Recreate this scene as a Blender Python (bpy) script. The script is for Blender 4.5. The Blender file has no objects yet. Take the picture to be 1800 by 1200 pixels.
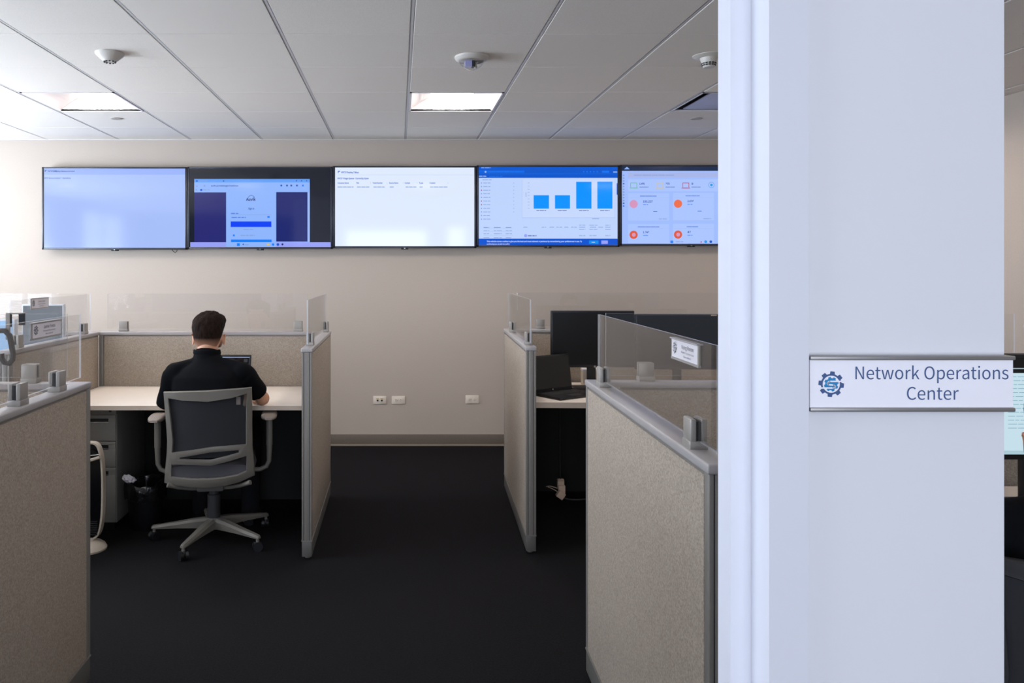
import bpy, bmesh, math, random
from mathutils import Vector, Matrix, noise

random.seed(7)
SC = bpy.context.scene
COL = SC.collection
F = 1388.0
CZ = 1.51

# ---------------------------------------------------------------- camera
cam_d = bpy.data.cameras.new('camera')
cam = bpy.data.objects.new('camera', cam_d)
COL.objects.link(cam)
cam_d.sensor_width = 36.0
cam_d.lens = 36.0 * F / 1800.0
cam_d.shift_x = (900 - 700) / 1800.0
cam_d.shift_y = -(600 - 472) / 1800.0
cam_d.clip_start = 0.02
cam.location = (0, 0, CZ)
cam.rotation_euler = (math.radians(90), 0, 0)
SC.camera = cam

# ---------------------------------------------------------------- world, exposure
w = bpy.data.worlds.new('world')
SC.world = w
w.use_nodes = True
w.node_tree.nodes['Background'].inputs[0].default_value = (0.62, 0.76, 1.0, 1)
w.node_tree.nodes['Background'].inputs[1].default_value = 0.30
SC.view_settings.view_transform = 'Standard'
SC.view_settings.look = 'None'
SC.view_settings.gamma = 1
SC.view_settings.exposure = 0.0
SC.view_settings.use_curve_mapping = False


def area(name, loc, rot, sx, sy, power, col):
    d = bpy.data.lights.new(name, 'AREA')
    d.shape = 'RECTANGLE'
    d.size = sx
    d.size_y = sy
    d.energy = power
    d.color = col
    o = bpy.data.objects.new(name, d)
    o.location = loc
    o.rotation_euler = rot
    COL.objects.link(o)
    return o


R90 = math.radians(90)
# daylight entering through the windows of the left wall
area('window_daylight', (-5.05, 3.7, 1.65), (0, -R90 - 1.0, 0), 1.6, 4.6, 430, (0.72, 0.85, 1.0))
area('window_daylight', (-5.05, -0.75, 1.65), (0, -R90 - 0.95, 0), 1.6, 1.9, 50, (0.74, 0.86, 1.0))
# daylight of the lobby behind the camera, through its glazed wall
area('lobby_daylight', (-0.3, -3.3, 1.5), (R90, 0, 0), 3.4, 2.2, 142, (0.80, 0.87, 1.0))
# ceiling fixtures: see make_troffer (their emissive lenses are the light)
TROFFER_POWER = 7.0
TROFFER_WATT = {2: 11.0, -2: 3.0}
W_EMIT = 6.0


# ---------------------------------------------------------------- materials
def lin(c):
    return tuple(((x / 255.0) / 12.92 if x / 255.0 <= 0.04045 else ((x / 255.0 + 0.055) / 1.055) ** 2.4) for x in c)


MATS = {}


def mat(name, rgb, rough=0.6, metal=0.0, spec=0.5, noise_s=None, noise_a=0.0, bump=0.0, bump_s=None,
        stretch=None, emit=None, estr=1.0, coat=0.0):
    if name in MATS:
        return MATS[name]
    m = bpy.data.materials.new(name)
    MATS[name] = m
    m.use_nodes = True
    nt = m.node_tree
    b = nt.nodes['Principled BSDF']
    c = lin(rgb)
    b.inputs['Base Color'].default_value = (*c, 1)
    b.inputs['Roughness'].default_value = rough
    b.inputs['Metallic'].default_value = metal
    b.inputs['Specular IOR Level'].default_value = spec
    b.inputs['Coat Weight'].default_value = coat
    if emit:
        e = lin(emit)
        b.inputs['Emission Color'].default_value = (*e, 1)
        b.inputs['Emission Strength'].default_value = estr
    if noise_s or bump:
        tc = nt.nodes.new('ShaderNodeTexCoord')
        mp = nt.nodes.new('ShaderNodeMapping')
        nt.links.new(tc.outputs['Object'], mp.inputs[0])
        if stretch:
            mp.inputs['Scale'].default_value = stretch
    if noise_s:
        n = nt.nodes.new('ShaderNodeTexNoise')
        n.inputs['Scale'].default_value = noise_s
        n.inputs['Detail'].default_value = 4
        nt.links.new(mp.outputs[0], n.inputs['Vector'])
        rp = nt.nodes.new('ShaderNodeValToRGB')
        rp.color_ramp.elements[0].position = 0.3
        rp.color_ramp.elements[1].position = 0.7
        rp.color_ramp.elements[0].color = (*[x * (1 - noise_a) for x in c], 1)
        rp.color_ramp.elements[1].color = (*[min(1, x * (1 + noise_a)) for x in c], 1)
        nt.links.new(n.outputs['Fac'], rp.inputs[0])
        nt.links.new(rp.outputs[0], b.inputs['Base Color'])
    if bump:
        n2 = nt.nodes.new('ShaderNodeTexNoise')
        n2.inputs['Scale'].default_value = bump_s or 200
        n2.inputs['Detail'].default_value = 3
        nt.links.new(mp.outputs[0], n2.inputs['Vector'])
        bp = nt.nodes.new('ShaderNodeBump')
        bp.inputs['Strength'].default_value = bump
        bp.inputs['Distance'].default_value = 0.004
        nt.links.new(n2.outputs['Fac'], bp.inputs['Height'])
        nt.links.new(bp.outputs[0], b.inputs['Normal'])
    return m


def glass_mat(name='clear_glass', tint=(0.99, 0.99, 0.99)):
    m = bpy.data.materials.new(name)
    MATS[name] = m
    m.use_nodes = True
    nt = m.node_tree
    nt.nodes.clear()
    out = nt.nodes.new('ShaderNodeOutputMaterial')
    mix = nt.nodes.new('ShaderNodeMixShader')
    tr = nt.nodes.new('ShaderNodeBsdfTransparent')
    tr.inputs[0].default_value = (*tint, 1)
    gl = nt.nodes.new('ShaderNodeBsdfGlossy')
    gl.inputs['Roughness'].default_value = 0.0
    fr = nt.nodes.new('ShaderNodeFresnel')
    ge = nt.nodes.new('ShaderNodeNewGeometry')
    mr = nt.nodes.new('ShaderNodeMapRange')
    mr.inputs['To Min'].default_value = 1.5
    mr.inputs['To Max'].default_value = 1 / 1.5
    nt.links.new(ge.outputs['Backfacing'], mr.inputs['Value'])
    nt.links.new(mr.outputs[0], fr.inputs['IOR'])
    nt.links.new(fr.outputs[0], mix.inputs[0])
    nt.links.new(tr.outputs[0], mix.inputs[1])
    nt.links.new(gl.outputs[0], mix.inputs[2])
    nt.links.new(mix.outputs[0], out.inputs[0])
    return m


def weave_mat(name, c1, c2, scale, rough=0.9, bump=0.15):
    """woven panel cloth: fine mottled two-tone"""
    m = bpy.data.materials.new(name)
    MATS[name] = m
    m.use_nodes = True
    nt = m.node_tree
    b = nt.nodes['Principled BSDF']
    b.inputs['Roughness'].default_value = rough
    b.inputs['Specular IOR Level'].default_value = 0.15
    tc = nt.nodes.new('ShaderNodeTexCoord')
    n = nt.nodes.new('ShaderNodeTexNoise')
    n.inputs['Scale'].default_value = scale
    n.inputs['Detail'].default_value = 6
    n.inputs['Roughness'].default_value = 0.75
    nt.links.new(tc.outputs['Object'], n.inputs['Vector'])
    rp = nt.nodes.new('ShaderNodeValToRGB')
    rp.color_ramp.elements[0].position = 0.34
    rp.color_ramp.elements[1].position = 0.66
    rp.color_ramp.elements[0].color = (*lin(c1), 1)
    rp.color_ramp.elements[1].color = (*lin(c2), 1)
    nt.links.new(n.outputs['Fac'], rp.inputs[0])
    nt.links.new(rp.outputs[0], b.inputs['Base Color'])
    bp = nt.nodes.new('ShaderNodeBump')
    bp.inputs['Strength'].default_value = bump
    bp.inputs['Distance'].default_value = 0.002
    nt.links.new(n.outputs['Fac'], bp.inputs['Height'])
    nt.links.new(bp.outputs[0], b.inputs['Normal'])
    return m


def mesh_net_mat(name, rgb, alpha, rough=0.8):
    m = bpy.data.materials.new(name)
    MATS[name] = m
    m.use_nodes = True
    nt = m.node_tree
    b = nt.nodes['Principled BSDF']
    b.inputs['Base Color'].default_value = (*lin(rgb), 1)
    b.inputs['Roughness'].default_value = rough
    b.inputs['Alpha'].default_value = alpha
    return m


M_WALL = mat('wall_paint', (187, 174, 162), 0.85, noise_s=260, noise_a=0.035, bump=0.12, bump_s=500, stretch=(1, 1, 0.35))
M_WHITEWALL = mat('white_wall_paint', (222, 222, 228), 0.55, bump=0.04, bump_s=120)
M_TRIMPAINT = mat('frame_paint', (218, 219, 228), 0.38)
M_TILE = mat('ceiling_tile', (242, 235, 227), 0.95, spec=0.1, noise_s=420, noise_a=0.09, bump=0.25, bump_s=420)
M_TBAR = mat('ceiling_bar', (212, 209, 210), 0.45)
M_BASEB = mat('rubber_base', (112, 101, 90), 0.6, noise_s=120, noise_a=0.06)
M_CARPET = weave_mat('carpet', (6, 6, 8), (27, 25, 28), 130, 1.0, 0.5)
M_FABRIC = weave_mat('panel_cloth', (136, 125, 114), (186, 173, 159), 210, 0.9, 0.15)
M_METAL = mat('panel_trim', (124, 120, 115), 0.42, noise_s=60, noise_a=0.03)
M_CAP = mat('panel_cap', (166, 161, 160), 0.33)
M_GROOVE = mat('dark_groove', (45, 43, 42), 0.7)
M_BASEK = mat('panel_base', (92, 90, 86), 0.5)
M_CLAMP = mat('clamp_satin', (158, 153, 147), 0.4, metal=0.25)
M_PAD = mat('rubber_pad', (30, 30, 34), 0.6)
M_GLASS = glass_mat()
M_EDGE = mesh_net_mat('glass_edge', (232, 236, 246), 0.5, 0.25)
M_DESK = mat('worktop_laminate', (242, 231, 220), 0.45, noise_s=14, noise_a=0.015)
M_DESKEDGE = mat('worktop_edge', (214, 200, 184), 0.5)
M_BLACK = mat('black_plastic', (18, 19, 23), 0.45)
M_GLOSSBLACK = mat('black_gloss', (9, 10, 14), 0.16)
M_DARKGREY = mat('dark_grey_plastic', (48, 48, 50), 0.5)
M_CHAIR = mat('chair_frame', (112, 108, 101), 0.45)
M_CHAIRPAD = mat('arm_pad', (160, 148, 138), 0.55)
M_NET = mesh_net_mat('chair_mesh', (40, 41, 46), 0.88)
M_SEAT = weave_mat('seat_cloth', (70, 70, 76), (92, 90, 96), 400)
M_CAB = mat('cabinet_metal', (140, 137, 131), 0.42, noise_s=90, noise_a=0.03)
M_STEEL = mat('bright_metal', (190, 188, 184), 0.25, metal=0.8)
M_WHITEPL = mat('white_plastic', (206, 194, 178), 0.4)
M_PLATE = mat('outlet_plate', (226, 214, 200), 0.4)
M_PAPER = mat('white_card', (236, 232, 238), 0.6)
M_SIGN = mat('sign_insert', (242, 240, 248), 0.4)
M_RAIL = mat('sign_rail', (150, 147, 146), 0.38, metal=0.6)
M_NAVYINK = mat('navy_ink', (62, 88, 136), 0.6)
M_DARKINK = mat('dark_ink', (62, 70, 86), 0.6)
M_BLUEINK = mat('blue_ink', (20, 130, 190), 0.6)
M_SKIN = mat('skin', (206, 152, 122), 0.5, noise_s=30, noise_a=0.05)
M_SKIN2 = mat('skin_tan', (176, 118, 92), 0.5, noise_s=30, noise_a=0.05)
M_HAIR = mat('brown_hair', (34, 23, 18), 0.85, spec=0.1, noise_s=120, noise_a=0.5, bump=0.8, bump_s=240, stretch=(1, 1, 0.3))
# a barber's fade: the hair thins to skin-coloured stubble towards the nape
_nt = M_HAIR.node_tree
_b = _nt.nodes['Principled BSDF']
_src = _b.inputs['Base Color'].links[0].from_socket
_tc = _nt.nodes.new('ShaderNodeTexCoord')
_sp = _nt.nodes.new('ShaderNodeSeparateXYZ')
_mr = _nt.nodes.new('ShaderNodeMapRange')
_mr.inputs['From Min'].default_value = 1.082
_mr.inputs['From Max'].default_value = 1.130
_mx = _nt.nodes.new('ShaderNodeMix')
_mx.data_type = 'RGBA'
_nt.links.new(_tc.outputs['Object'], _sp.inputs[0])
_nt.links.new(_sp.outputs['Z'], _mr.inputs['Value'])
_nt.links.new(_mr.outputs[0], _mx.inputs['Factor'])
_mx.inputs['A'].default_value = (*lin((178, 132, 108)), 1)
_nt.links.new(_src, _mx.inputs['B'])
_nt.links.new(_mx.outputs['Result'], _b.inputs['Base Color'])
M_STUBBLE = mat('short_stubble', (118, 86, 70), 0.7, noise_s=300, noise_a=0.2)
M_SHIRT = mat('black_shirt', (9, 10, 14), 0.9, spec=0.12, bump=0.15, bump_s=30)
M_TROUSER = mat('dark_trousers', (20, 20, 25), 0.9, spec=0.15)
M_TROUSERG = mat('grey_trousers', (62, 62, 66), 0.9)
M_SHOE = mat('black_shoe', (14, 14, 16), 0.4)
M_SOFFIT = mat('tv_mount_metal', (40, 40, 44), 0.5)


# ---------------------------------------------------------------- mesh builder
class MB:
    def __init__(s):
        s.bm = bmesh.new()
        s.mats = []

    def _mi(s, m):
        if m not in s.mats:
            s.mats.append(m)
        return s.mats.index(m)

    def merge(s, bm, m):
        mi = s._mi(m)
        mp = {}
        for v in bm.verts:
            mp[v] = s.bm.verts.new(v.co)
        for f in bm.faces:
            try:
                nf = s.bm.faces.new([mp[v] for v in f.verts])
                nf.material_index = mi
            except ValueError:
                pass
        bm.free()

    def box(s, x0, x1, y0, y1, z0, z1, m, bev=0.0, seg=2, mtx=None):
        bm = bmesh.new()
        bmesh.ops.create_cube(bm, size=1)
        for v in bm.verts:
            v.co = Vector(((x0 + x1) / 2 + v.co.x * (x1 - x0), (y0 + y1) / 2 + v.co.y * (y1 - y0), (z0 + z1) / 2 + v.co.z * (z1 - z0)))
        if bev > 0:
            bmesh.ops.bevel(bm, geom=bm.edges[:], offset=bev, segments=seg, affect='EDGES', profile=0.5)
        if mtx:
            bm.transform(mtx)
        s.merge(bm, m)
        return s

    def rings(s, rings, m, cap=True, closed=False):
        """loft a list of rings (each a list of points)"""
        bm = bmesh.new()
        R = [[bm.verts.new(p) for p in r] for r in rings]
        n = len(R[0])
        rr = list(zip(R[:-1], R[1:]))
        if closed:
            rr.append((R[-1], R[0]))
        for a, b in rr:
            for i in range(n):
                j = (i + 1) % n
                bm.faces.new((a[i], a[j], b[j], b[i]))
        if cap and not closed:
            bm.faces.new(list(reversed(R[0])))
            bm.faces.new(R[-1])
        bmesh.ops.recalc_face_normals(bm, faces=bm.faces[:])
        s.merge(bm, m)
        return s

    def lathe(s, prof, c, m, n=32, axis='Z'):
        """prof: list of (radius, height)"""
        rs = []
        for r, h in prof:
            ring = []
            for i in range(n):
                a = 2 * math.pi * i / n
                x, y = r * math.cos(a), r * math.sin(a)
                if axis == 'Z':
                    p = (c[0] + x, c[1] + y, c[2] + h)
                elif axis == 'Y':
                    p = (c[0] + x, c[1] + h, c[2] + y)
                else:
                    p = (c[0] + h, c[1] + x, c[2] + y)
                ring.append(p)
            rs.append(ring)
        return s.rings(rs, m)

    def tube(s, pts, r, m, n=12, closed=False, cap=True):
        """sweep a circle (radius r or list) along points"""
        P = [Vector(p) for p in pts]
        k = len(P)
        rad = r if isinstance(r, (list, tuple)) else [r] * k
        rs = []
        up = None
        for i in range(k):
            if closed:
                t = (P[(i + 1) % k] - P[i - 1])
            else:
                t = P[min(i + 1, k - 1)] - P[max(i - 1, 0)]
            t.normalize()
            if up is None:
                up = Vector((0, 0, 1)) if abs(t.z) < 0.9 else Vector((1, 0, 0))
            sx = t.cross(up)
            if sx.length < 1e-5:
                sx = t.cross(Vector((0, 1, 0)))
            sx.normalize()
            up = sx.cross(t).normalized()
            rs.append([P[i] + (sx * math.cos(2 * math.pi * j / n) + up * math.sin(2 * math.pi * j / n)) * rad[i] for j in range(n)])
        return s.rings(rs, m, cap=cap, closed=closed)

    def strip(s, pts, wd, th, m, side=(0, 1, 0), closed=False):
        """sweep a rectangle: wd across the path in its plane, th along side"""
        P = [Vector(p) for p in pts]
        k = len(P)
        sd = Vector(side).normalized()
        W = wd if isinstance(wd, (list, tuple)) else [wd] * k
        rs = []
        for i in range(k):
            t = (P[(i + 1) % k] - P[i - 1]) if closed else (P[min(i + 1, k - 1)] - P[max(i - 1, 0)])
            t.normalize()
            a = t.cross(sd).normalized()
            b = sd
            h, q = W[i] / 2, th / 2
            c = min(h, q) * 0.45
            rs.append([P[i] + a * x + b * y for x, y in ((h - c, q), (h, q - c), (h, -q + c), (h - c, -q), (-h + c, -q), (-h, -q + c), (-h, q - c), (-h + c, q))])
        return s.rings(rs, m, closed=closed)

    def prism(s, poly, y0, y1, m, axis='Y', bev=0.0, mtx=None):
        """poly in 2D (x,z) extruded along y, or (x,y) along z"""
        bm = bmesh.new()
        if axis == 'Y':
            vs = [bm.verts.new((p[0], y0, p[1])) for p in poly]
            d = Vector((0, y1 - y0, 0))
        else:
            vs = [bm.verts.new((p[0], p[1], y0)) for p in poly]
            d = Vector((0, 0, y1 - y0))
        f = bm.faces.new(vs)
        r = bmesh.ops.extrude_face_region(bm, geom=[f])
        bmesh.ops.translate(bm, vec=d, verts=[v for v in r['geom'] if isinstance(v, bmesh.types.BMVert)])
        bmesh.ops.recalc_face_normals(bm, faces=bm.faces[:])
        if bev:
            bmesh.ops.bevel(bm, geom=bm.edges[:], offset=bev, segments=2, affect='EDGES', profile=0.5)
        if mtx:
            bm.transform(mtx)
        s.merge(bm, m)
        return s

    def sphere(s, c, r, m, rot=None, seg=24, z0=-1.0, z1=1.0):
        bm = bmesh.new()
        bmesh.ops.create_uvsphere(bm, u_segments=seg, v_segments=seg // 2, radius=1)
        mt = Matrix.Translation(c) @ (rot.to_matrix().to_4x4() if rot else Matrix.Identity(4)) @ Matrix.Diagonal((*((r, r, r) if not isinstance(r, (tuple, list)) else r), 1))
        bm.transform(mt)
        s.merge(bm, m)
        return s

    def capsule(s, a, b, ra, rb, m, n=20, flat=1.0):
        a = Vector(a)
        b = Vector(b)
        t = (b - a).normalized()
        L = (b - a).length
        pts, rad = [], []
        for k in range(7):
            th = math.pi / 2 * (1 - k / 6)
            pts.append(a - t * ra * math.sin(th))
            rad.append(max(ra * math.cos(th), 1e-4))
        for k in range(1, 7):
            pts.append(a.lerp(b, k / 7))
            rad.append(ra + (rb - ra) * k / 7)
        for k in range(7):
            th = math.pi / 2 * (k / 6)
            pts.append(b + t * rb * math.sin(th))
            rad.append(max(rb * math.cos(th), 1e-4))
        return s.tube(pts, rad, m, n=n)

    def quad(s, p, m):
        bm = bmesh.new()
        bm.faces.new([bm.verts.new(q) for q in p])
        s.merge(bm, m)
        return s

    def build(s, name, parent=None, smooth=True, loc=None, angle=35):
        me = bpy.data.meshes.new(name)
        s.bm.to_mesh(me)
        s.bm.free()
        for m in s.mats:
            me.materials.append(m)
        if smooth:
            me.polygons.foreach_set('use_smooth', [True] * len(me.polygons))
            me.set_sharp_from_angle(angle=math.radians(angle))
        o = bpy.data.objects.new(name, me)
        COL.objects.link(o)
        if parent:
            o.parent = parent
        if loc:
            o.location = loc
        return o


def tag(o, label=None, cat=None, group=None, kind=None):
    if label:
        o['label'] = label
    if cat:
        o['category'] = cat
    if group:
        o['group'] = group
    if kind:
        o['kind'] = kind
    return o


def thing(name, label, cat, loc=(0, 0, 0), rz=0.0, group=None):
    o = bpy.data.objects.new(name, None)
    o.empty_display_size = 0.1
    COL.objects.link(o)
    o.location = loc
    o.rotation_euler = (0, 0, rz)
    tag(o, label, cat, group)
    return o


def struct(o, label=None, cat=None):
    return tag(o, label, cat, kind='structure')


def dup(root, loc, rz=0.0, label=None, group=None):
    r = root.copy()
    COL.objects.link(r)
    r.location = loc
    r.rotation_euler = (0, 0, rz)
    if label:
        r['label'] = label
    if group:
        r['group'] = group

    def rec(src, dst):
        for ch in src.children:
            c = ch.copy()
            COL.objects.link(c)
            c.parent = dst
            rec(ch, c)
    rec(root, r)
    return r


def P(px, py, Y):
    return Vector(((px - 700) * Y / F, Y, CZ - (py - 472) * Y / F))


def X_at(px, Y):
    return (px - 700) * Y / F


try:
    import os
    FONT = bpy.data.fonts.load(os.path.join(bpy.utils.resource_path('LOCAL'), 'datafiles', 'fonts', 'Noto Sans CJK Regular.woff2'))
except Exception:
    FONT = None
CAPS = {}


def cap_height():
    if 'N' not in CAPS:
        c = bpy.data.curves.new('tmp', 'FONT')
        c.body = 'N'
        if FONT:
            c.font = FONT
        o = bpy.data.objects.new('tmp', c)
        COL.objects.link(o)
        dg = bpy.context.evaluated_depsgraph_get()
        dg.update()
        me = bpy.data.meshes.new_from_object(o.evaluated_get(dg))
        CAPS['N'] = max(v.co.y for v in me.vertices)
        bpy.data.objects.remove(o)
        bpy.data.curves.remove(c)
        bpy.data.meshes.remove(me)
    return CAPS['N']


def text_mesh(mb, s, m, fn, width=None, height=None, bold=0.0):
    """put the flat outline of a string into mb; fn maps (x, y) in [0..W],[0..cap height] to world"""
    c = bpy.data.curves.new('tmp', 'FONT')
    c.body = s
    if FONT:
        c.font = FONT
    c.size = 1.0
    c.offset = bold
    o = bpy.data.objects.new('tmp', c)
    COL.objects.link(o)
    dg = bpy.context.evaluated_depsgraph_get()
    dg.update()
    me = bpy.data.meshes.new_from_object(o.evaluated_get(dg))
    xs = [v.co.x for v in me.vertices]
    if not xs:
        return
    x0, x1 = min(xs), max(xs)
    cap = cap_height()
    sx = (width / (x1 - x0)) if width else (height / cap)
    sy = (height / cap) if height else sx
    mi = mb._mi(m)
    vs = [mb.bm.verts.new(fn((v.co.x - x0) * sx, v.co.y * sy)) for v in me.vertices]
    for p in me.polygons:
        try:
            f = mb.bm.faces.new([vs[i] for i in p.vertices])
            f.material_index = mi
        except ValueError:
            pass
    bpy.data.objects.remove(o)
    bpy.data.curves.remove(c)
    bpy.data.meshes.remove(me)


# ================================================================= SETTING
XL, XR, YB, YF, ZC = -5.2, 3.87, 6.75, -3.4, 2.61
b = MB()
b.box(XL - 0.2, XR + 0.2, YF - 0.1, YB + 0.2, -0.12, 0.0, M_CARPET)
struct(b.build('floor', smooth=False), 'near-black carpeted floor of the office', 'floor')
b = MB()
b.box(XL - 0.2, XR + 0.2, YB, YB + 0.15, 0, ZC + 0.05, M_WALL)
struct(b.build('wall_back', smooth=False), 'beige back wall carrying the row of wall screens', 'wall')
b = MB()
b.box(XR, XR + 0.15, YF, YB, 0, ZC + 0.05, M_WALL)
struct(b.build('wall_right', smooth=False), 'beige side wall seen past the white pier', 'wall')

# left wall with two window openings
WINS = [(1.5, 5.9, 0.80, 2.52), (-1.75, 0.25, 0.80, 2.52)]
b = MB()
ys = [YF, -1.75, 0.25, 1.5, 5.9, YB]
for i, (a, c) in enumerate(zip(ys[:-1], ys[1:])):
    if i in (1, 3):
        b.box(XL - 0.15, XL, a, c, 0, 0.80, M_WALL)
        b.box(XL - 0.15, XL, a, c, 2.52, ZC + 0.05, M_WALL)
    else:
        b.box(XL - 0.15, XL, a, c, 0, ZC + 0.05, M_WALL)
struct(b.build('wall_left', smooth=False), 'side wall with the daylit windows', 'wall')
M_DAY = mat('bright_sky_outside', (0, 0, 0), 1.0, emit=(226, 236, 255), estr=W_EMIT)
M_BLIND = mat('blind_slat', (232, 232, 236), 0.6)
for k, (y0, y1, z0, z1) in enumerate(WINS):
    b = MB()
    b.box(XL - 0.13, XL - 0.12, y0, y1, z0, z1, M_DAY)
    win = b.build('window_%d' % (k + 1), smooth=False)
    struct(win, 'daylit window with horizontal blinds', 'window')
    b = MB()
    n = max(1, round((y1 - y0) / 1.1))
    for i in range(n + 1):
        yy = y0 + (y1 - y0) * i / n
        b.box(XL - 0.09, XL - 0.03, max(y0, yy - 0.025), min(y1, yy + 0.025), z0, z1, M_TRIMPAINT)
    b.box(XL - 0.09, XL - 0.03, y0, y1, z0, z0 + 0.05, M_TRIMPAINT)
    b.box(XL - 0.09, XL - 0.03, y0, y1, z1 - 0.05, z1, M_TRIMPAINT)
    b.build('window_frame', win, smooth=False)
    b = MB()
    z = z0 + 0.06
    while z < z1 - 0.06:
        b.box(XL - 0.025, XL - 0.005, y0 + 0.01, y1 - 0.01, z, z + 0.002, M_BLIND, mtx=None)
        z += 0.022
    b.build('blind', win, smooth=False)

# front partition wall of the office with the cased opening (camera stands in it)
b = MB()
b.box(0.512, 0.7673, 1.0, 1.14, 0, 2.15, M_WHITEWALL)
b.box(-1.6, XR, 1.0, 1.14, 2.15, ZC + 0.02, M_WHITEWALL)
b.box(-1.6, -0.86, 1.0, 1.14, 0, 2.15, M_WHITEWALL)
struct(b.build('wall_front', smooth=False), 'white painted pier beside the doorway that carries the room sign', 'wall')
b = MB()
b.prism([(0.4627, 0.985), (0.5124, 0.985), (0.5124, 0.9995), (0.511, 1.0), (0.511, 1.142), (0.4627, 1.142), (0.4627, 1.082), (0.4366, 1.078), (0.4366, 1.038), (0.4627, 1.036)],
        0, 2.10, M_TRIMPAINT, axis='Z')
b.box(-0.81, 0.5124, 0.985, 1.142, 2.10, 2.15, M_TRIMPAINT)
b.box(-0.86, -0.81, 0.985, 1.142, 0, 2.15, M_TRIMPAINT)
struct(b.build('trim_1', smooth=False), 'white painted door frame with its stepped rebate', 'door frame')

# baseboards
b = MB()
b.box(XL, XR, YB - 0.012, YB, 0.0, 0.096, M_BASEB, bev=0.002)
b.box(XL, XR, YB - 0.022, YB - 0.010, 0.0, 0.014, mat('carpet_edge', (150, 138, 122), 0.7))
struct(b.build('baseboard_back'), 'grey-brown rubber base along the back wall', 'baseboard')
b = MB()
b.box(XR - 0.01, XR, 1.2, YB, 0, 0.096, M_BASEB)
struct(b.build('baseboard_right'), 'grey-brown rubber base along the side wall', 'baseboard')
b = MB()
b.box(0.512, 0.7675, 0.992, 1.0, 0, 0.1, M_BASEB)
struct(b.build('baseboard_front'), 'rubber base at the foot of the white pier', 'baseboard')

# ceiling: deck, lay-in tiles, bars
G = 0.61
GX0, GY0 = 0.063, 3.7045
LIGHTS = [(i, j) for i in (-8, -4, 0, 4) for j in (2, -2)]
VENT = (3, 2)
b = MB()
b.box(XL - 0.2, XR + 0.2, YF - 0.1, YB + 0.2, ZC + 0.13, ZC + 0.25, M_TILE)
i0, i1 = math.floor((XL - GX0) / G), math.ceil((XR - GX0) / G)
j0, j1 = math.floor((YF - GY0) / G), math.ceil((YB - GY0) / G) - 1
for i in range(i0, i1):
    for j in range(j0, j1 + 1):
        if (i, j) in LIGHTS or (i, j) == VENT:
            continue
        x0 = GX0 + i * G + 0.0105
        x1 = GX0 + (i + 1) * G - 0.0105
        y0 = GY0 + j * G + 0.0028
        y1 = GY0 + (j + 1) * G - 0.0028
        x0, x1 = max(x0, XL), min(x1, XR)
        y0, y1 = max(y0, YF), min(y1, YB)
        if x1 - x0 < 0.02 or y1 - y0 < 0.02:
            continue
        dz = random.uniform(-0.0006, 0.0006)
        b.box(x0, x1, y0, y1, ZC + dz, ZC + 0.02, M_TILE, bev=0.0012, seg=1)
struct(b.build('ceiling', smooth=False), 'suspended ceiling of square acoustic tiles', 'ceiling')
b = MB()
for i in range(i0, i1 + 1):
    x = GX0 + i * G
    if XL < x < XR:
        b.box(x - 0.012, x + 0.012, YF, YB, ZC + 0.0050, ZC + 0.03, M_TBAR)
        b.box(x - 0.005, x + 0.005, YF, YB, ZC + 0.0015, ZC + 0.0085, M_TBAR)
for j in range(j0, j1 + 2):
    y = GY0 + j * G
    if YF < y < YB:
        b.box(XL, XR, y - 0.008, y + 0.008, ZC + 0.012, ZC + 0.03, M_TBAR)
b.box(XL, XR, YB - 0.02, YB - 0.001, ZC - 0.004, ZC + 0.012, M_TBAR)
struct(b.build('trim_2', smooth=False), 'grey metal ceiling grid bars', 'ceiling grid')

# ================================================================= CEILING FIXTURES
M_PAN = mat('troffer_pan', (232, 228, 230), 0.5)
M_LENS = mat('troffer_lens', (240, 240, 240), 0.5, emit=(255, 246, 240), estr=TROFFER_POWER)


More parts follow.
